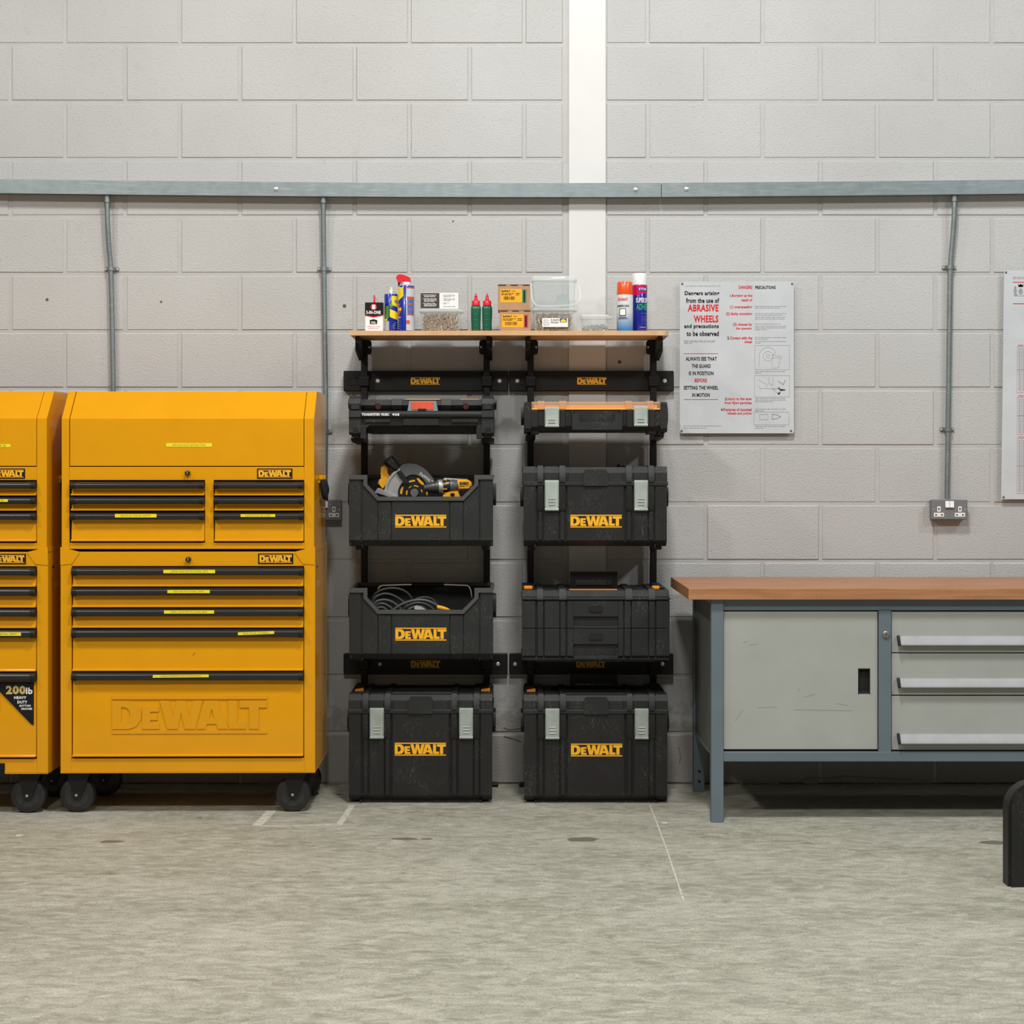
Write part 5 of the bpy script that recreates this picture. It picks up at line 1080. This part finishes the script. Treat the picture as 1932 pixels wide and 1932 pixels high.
part('tub_body', rr_loft(M(), [(a+.010, b-.010, yb_+.008, yb_+dp-.008, zb1, .016), (a+.006, b-.006, yb_+.003, yb_+dp-.003, zr, .016), (a+.002, b-.002, yb_, yb_+dp, zr+.001, .016), (a+.002, b-.002, yb_, yb_+dp, zr+.006, .016)], cap1=False), MATS['clear_plastic'], o)
part('lid', rr_loft(M(), [(a, b, yb_-.002, yb_+dp+.002, zr+.004, .016), (a, b, yb_-.002, yb_+dp+.002, Z(526, yb_), .016), (a+.007, b-.007, yb_+.005, yb_+dp-.005, zt, .016)], cap0=False), MATS['clear_lid'], o)
part('bail', M().tube([(b+.003, yb_+.03, Z(533, yb_)), (b+.010, yb_+.015, Z(545, yb_)), (b+.014, yb_-.002, Z(560, yb_)), (b+.006, yb_-.008, Z(571, yb_)), (b-.02, yb_-.010, Z(576.5, yb_)), ((a+b)/2, yb_-.010, Z(578, yb_)), (a+.022, yb_-.010, Z(578.5, yb_)), (a+.004, yb_-.006, Z(570, yb_)), (a-.003, yb_+.01, Z(545, yb_)), (a-.002, yb_+.03, Z(533, yb_))], .0028, 8, smooth=2), MATS['clear_lid'], o)
part('label', M().box(X(1051, yb_), X(1073, yb_), yb_+dp-.012, yb_+dp-.011, Z(573, yb_), Z(552, yb_)), mat('faded_label', (.45, .50, .50), .5), o)
b_ = tub('small clear tub of silver bolts beside the orange capped can', 1095.5, 1150.5, 593.5, zSH, -.22, .08, rimpx=9)
heap('bolts', 'loose silver bolts in the small clear tub', b_, zSH+.001, Z(612, -.22), 90, .03, .0024, STL, .15)

# ================================================================ WORKBENCH
yW = -.777; ws = S(yW); wx = lambda p: X(p, yW); wz = lambda p: Z(p, yW)
wb = thing('workbench', 'grey steel workbench with a thick wooden top, a sliding door and three drawers', 'workbench', (wx(1700), -.45, 0))
yo = -.80; zt, zb_ = Z(1110.5, yo), Z(1131.5, yo); x0, x1 = X(1299, yo), X(2395, yo)
part('worktop', M().box(x0, x1, yo, -.105, zb_, zt, .0012), MATS['beech_top'], wb, 'thick reddish wooden worktop')
xr = wx(2368); xd = wx(1990)  # right-hand bench length is added out of view to stop light leaking underneath
for a in (wx(1341.8), xr-23.4*ws): part('leg', M().box(a, a+23.4*ws, yW, yW+.042, 0, zb_, .0015), FRM, wb)
for a in (wx(1341.8), xr-23.4*ws):
    lg = part('leg', M().box(a, a+.042, -.175, -.133, 0, zb_, .0015), FRM, wb)
    for q in (1474-0, 1455): part('bolt_hole', M().rev((a+.022, -.1762, Z(q, -.17)), (a+.022, -.174, Z(q, -.17)), [(0, .0055), (1, .0055)], 12), DARK, lg)
xl = wx(1365.2); xe = xr-23.4*ws
part('rail', M().box(xl, xe, yW+.012, yW+.05, wz(1152), zb_, .0012), FRM, wb); part('rail', M().box(xl, xe, yW+.002, yW+.045, wz(1437), wz(1419), .0012), FRM, wb)
sp_ = [(yW+.042, zb_), (-.175, zb_), (-.175, Z(1385, -.17)), (-.2, Z(1388, -.17)), (yW+.042, wz(1430))]
SPN = mat('side_panel_grey', (.16, .165, .16), .38, var=.08, vs_=7)
for a in (wx(1341.8)+.006, xe+.02): part('side_panel', M().prism(sp_, 'yz', a, a+.003), SPN, wb)
part('carcass', M().box(wx(1345), xr-.01, yW+.035, -.18, wz(1425), zb_-.02), mat('carcass_dark', (.10, .105, .10), .6), wb)
yd = yW+.014
def slab(x0, x1, p0, p1): return M().box(x0, x1, yd, yd+.018, wz(p1), wz(p0), .0015)
dm = M(); a, b, c, d, h0, h1, v0, v1 = wx(1366.5), wx(1657), wz(1414.5), wz(1154.5), wx(1621.5), wx(1642), wz(1309.5), wz(1263)
for r4 in ((a, h0, c, d), (h1, b, c, d), (h0, h1, c, v0), (h0, h1, v1, d)): dm.box(r4[0], r4[1], yd, yd+.018, r4[2], r4[3])
dr_ = part('door', dm, PNL, wb)
part('recessed_pull', M().box(h0, h1, yd+.014, yd+.018, v0, v1).box(h0-.002, h0+.001, yd-.001, yd+.016, v0-.002, v1+.002).box(h1-.001, h1+.002, yd-.001, yd+.016, v0-.002, v1+.002).box(h0, h1, yd-.001, yd+.016, v1-.001, v1+.002).prism([(yd-.001, v0), (yd+.016, v0), (yd+.016, v0+.008), (yd-.001, v0+.003)], 'yz', h0, h1), DARK, dr_)
m = M()
for p, q in (((1403, 1213), (1412, 1211)), ((1414, 1217), (1430, 1216)), ((1520, 1316), (1538, 1311)), ((1430, 1336), (1468, 1335)), ((1500, 1340), (1610, 1342)), ((1388, 1361), (1403, 1340)), ((1580, 1328), (1600, 1332)), ((1508, 1300), (1510, 1305))): m.line((wx(p[0]), wz(p[1])), (wx(q[0]), wz(q[1])), yd-.0005, .0012)
part('scratch', m, mat('scratch', (.24, .245, .22), .5), dr_)
for a in (1658.5, 1991): part('centre_post', M().box(wx(a), wx(a+23.8), yW+.004, yW+.05, wz(1421), wz(1152), .0015), FRM, wb)
part('added_end_panel', M().box(wx(2016), xe-.002, yd, yd+.018, wz(1414.5), wz(1154.5), .0015), PNL, wb)  # invented front of the added length, unseen, blocks light behind the bench
kx2, kz2 = wx(1672), wz(1197.5)
lk = part('lock', M().rev((kx2, yW+.004, kz2), (kx2, yW-.004, kz2), [(0, .0125), (.6, .0125), (.8, .0105), (.8, .0085), (1, .008)], 22), mat('old_nickel', (.32, .29, .25), .35, .8), wb); part('keyhole', M().box(kx2-.001, kx2+.001, yW-.0048, yW-.0038, kz2-.004, kz2+.004), DARK, lk)
for p0, p1, ha, hb in ((1155, 1231.7, 1201, 1217.5), (1233.7, 1311.8, 1281, 1297), (1314, 1416, 1386, 1403)):
    d = part('drawer', slab(wx(1683.7), xd-.002, p0, p1), PNL, wb)
    za, zc = wz(ha), wz(hb); h = za-zc
    hp = part('handle', M().prism([(yd, za+.002), (yd-.012, za+.002), (yd-.013, za-.001), (yd-.026, zc+.010), (yd-.028, zc+.002), (yd-.026, zc), (yd-.024, zc+.006), (yd-.010, za-.006), (yd, za-.006)], 'yz', wx(1697.5), xd-.035), MATS['alu'], d)
    cap = [(yd, za+.003), (yd-.014, za+.003), (yd-.030, zc+.006), (yd-.030, zc-.001), (yd-.020, zc-.001), (yd, za-.010)]
    for q in (wx(1697.5), xd-.035): part('end_cap', M().prism(cap, 'yz', q-.007, q+.001), RACK, hp)
# black case at the bench end
yE = -1.75; es = S(yE); ex = lambda p: X(p, yE); ez = lambda p: Z(p, yE)
cs_ = thing('plastic_case', 'slim black plastic case with a rounded top standing on the floor before the workbench', 'case', (ex(1895)+.2, yE+.04, 0))
x0, x1, zt = ex(1903.5), ex(1903.5)+.42, ez(1477)
def arch(x0, x1, z0, z1, r): return [(x0, z0)]+[(x0+r-r*math.cos(t*math.pi/20), z1-r+r*math.sin(t*math.pi/20)) for t in range(11)]+[(x1-r+r*math.sin(t*math.pi/20), z1-r+r*math.cos(t*math.pi/20)) for t in range(11)]+[(x1, z0)]
part('shell', M().prism(arch(x0+.008, x1-.008, 0, zt-.008, .075), 'xz', yE+.0, yE+.075).prism(arch(x0, x1, 0, zt, .08), 'xz', yE+.010, yE+.065), BLK, cs_)
P = arch(x0+.052, x1-.052, .03, zt-.05, .035)
part('front_panel', M().prism(P, 'xz', yE-.006, yE+.002), RACK, cs_)
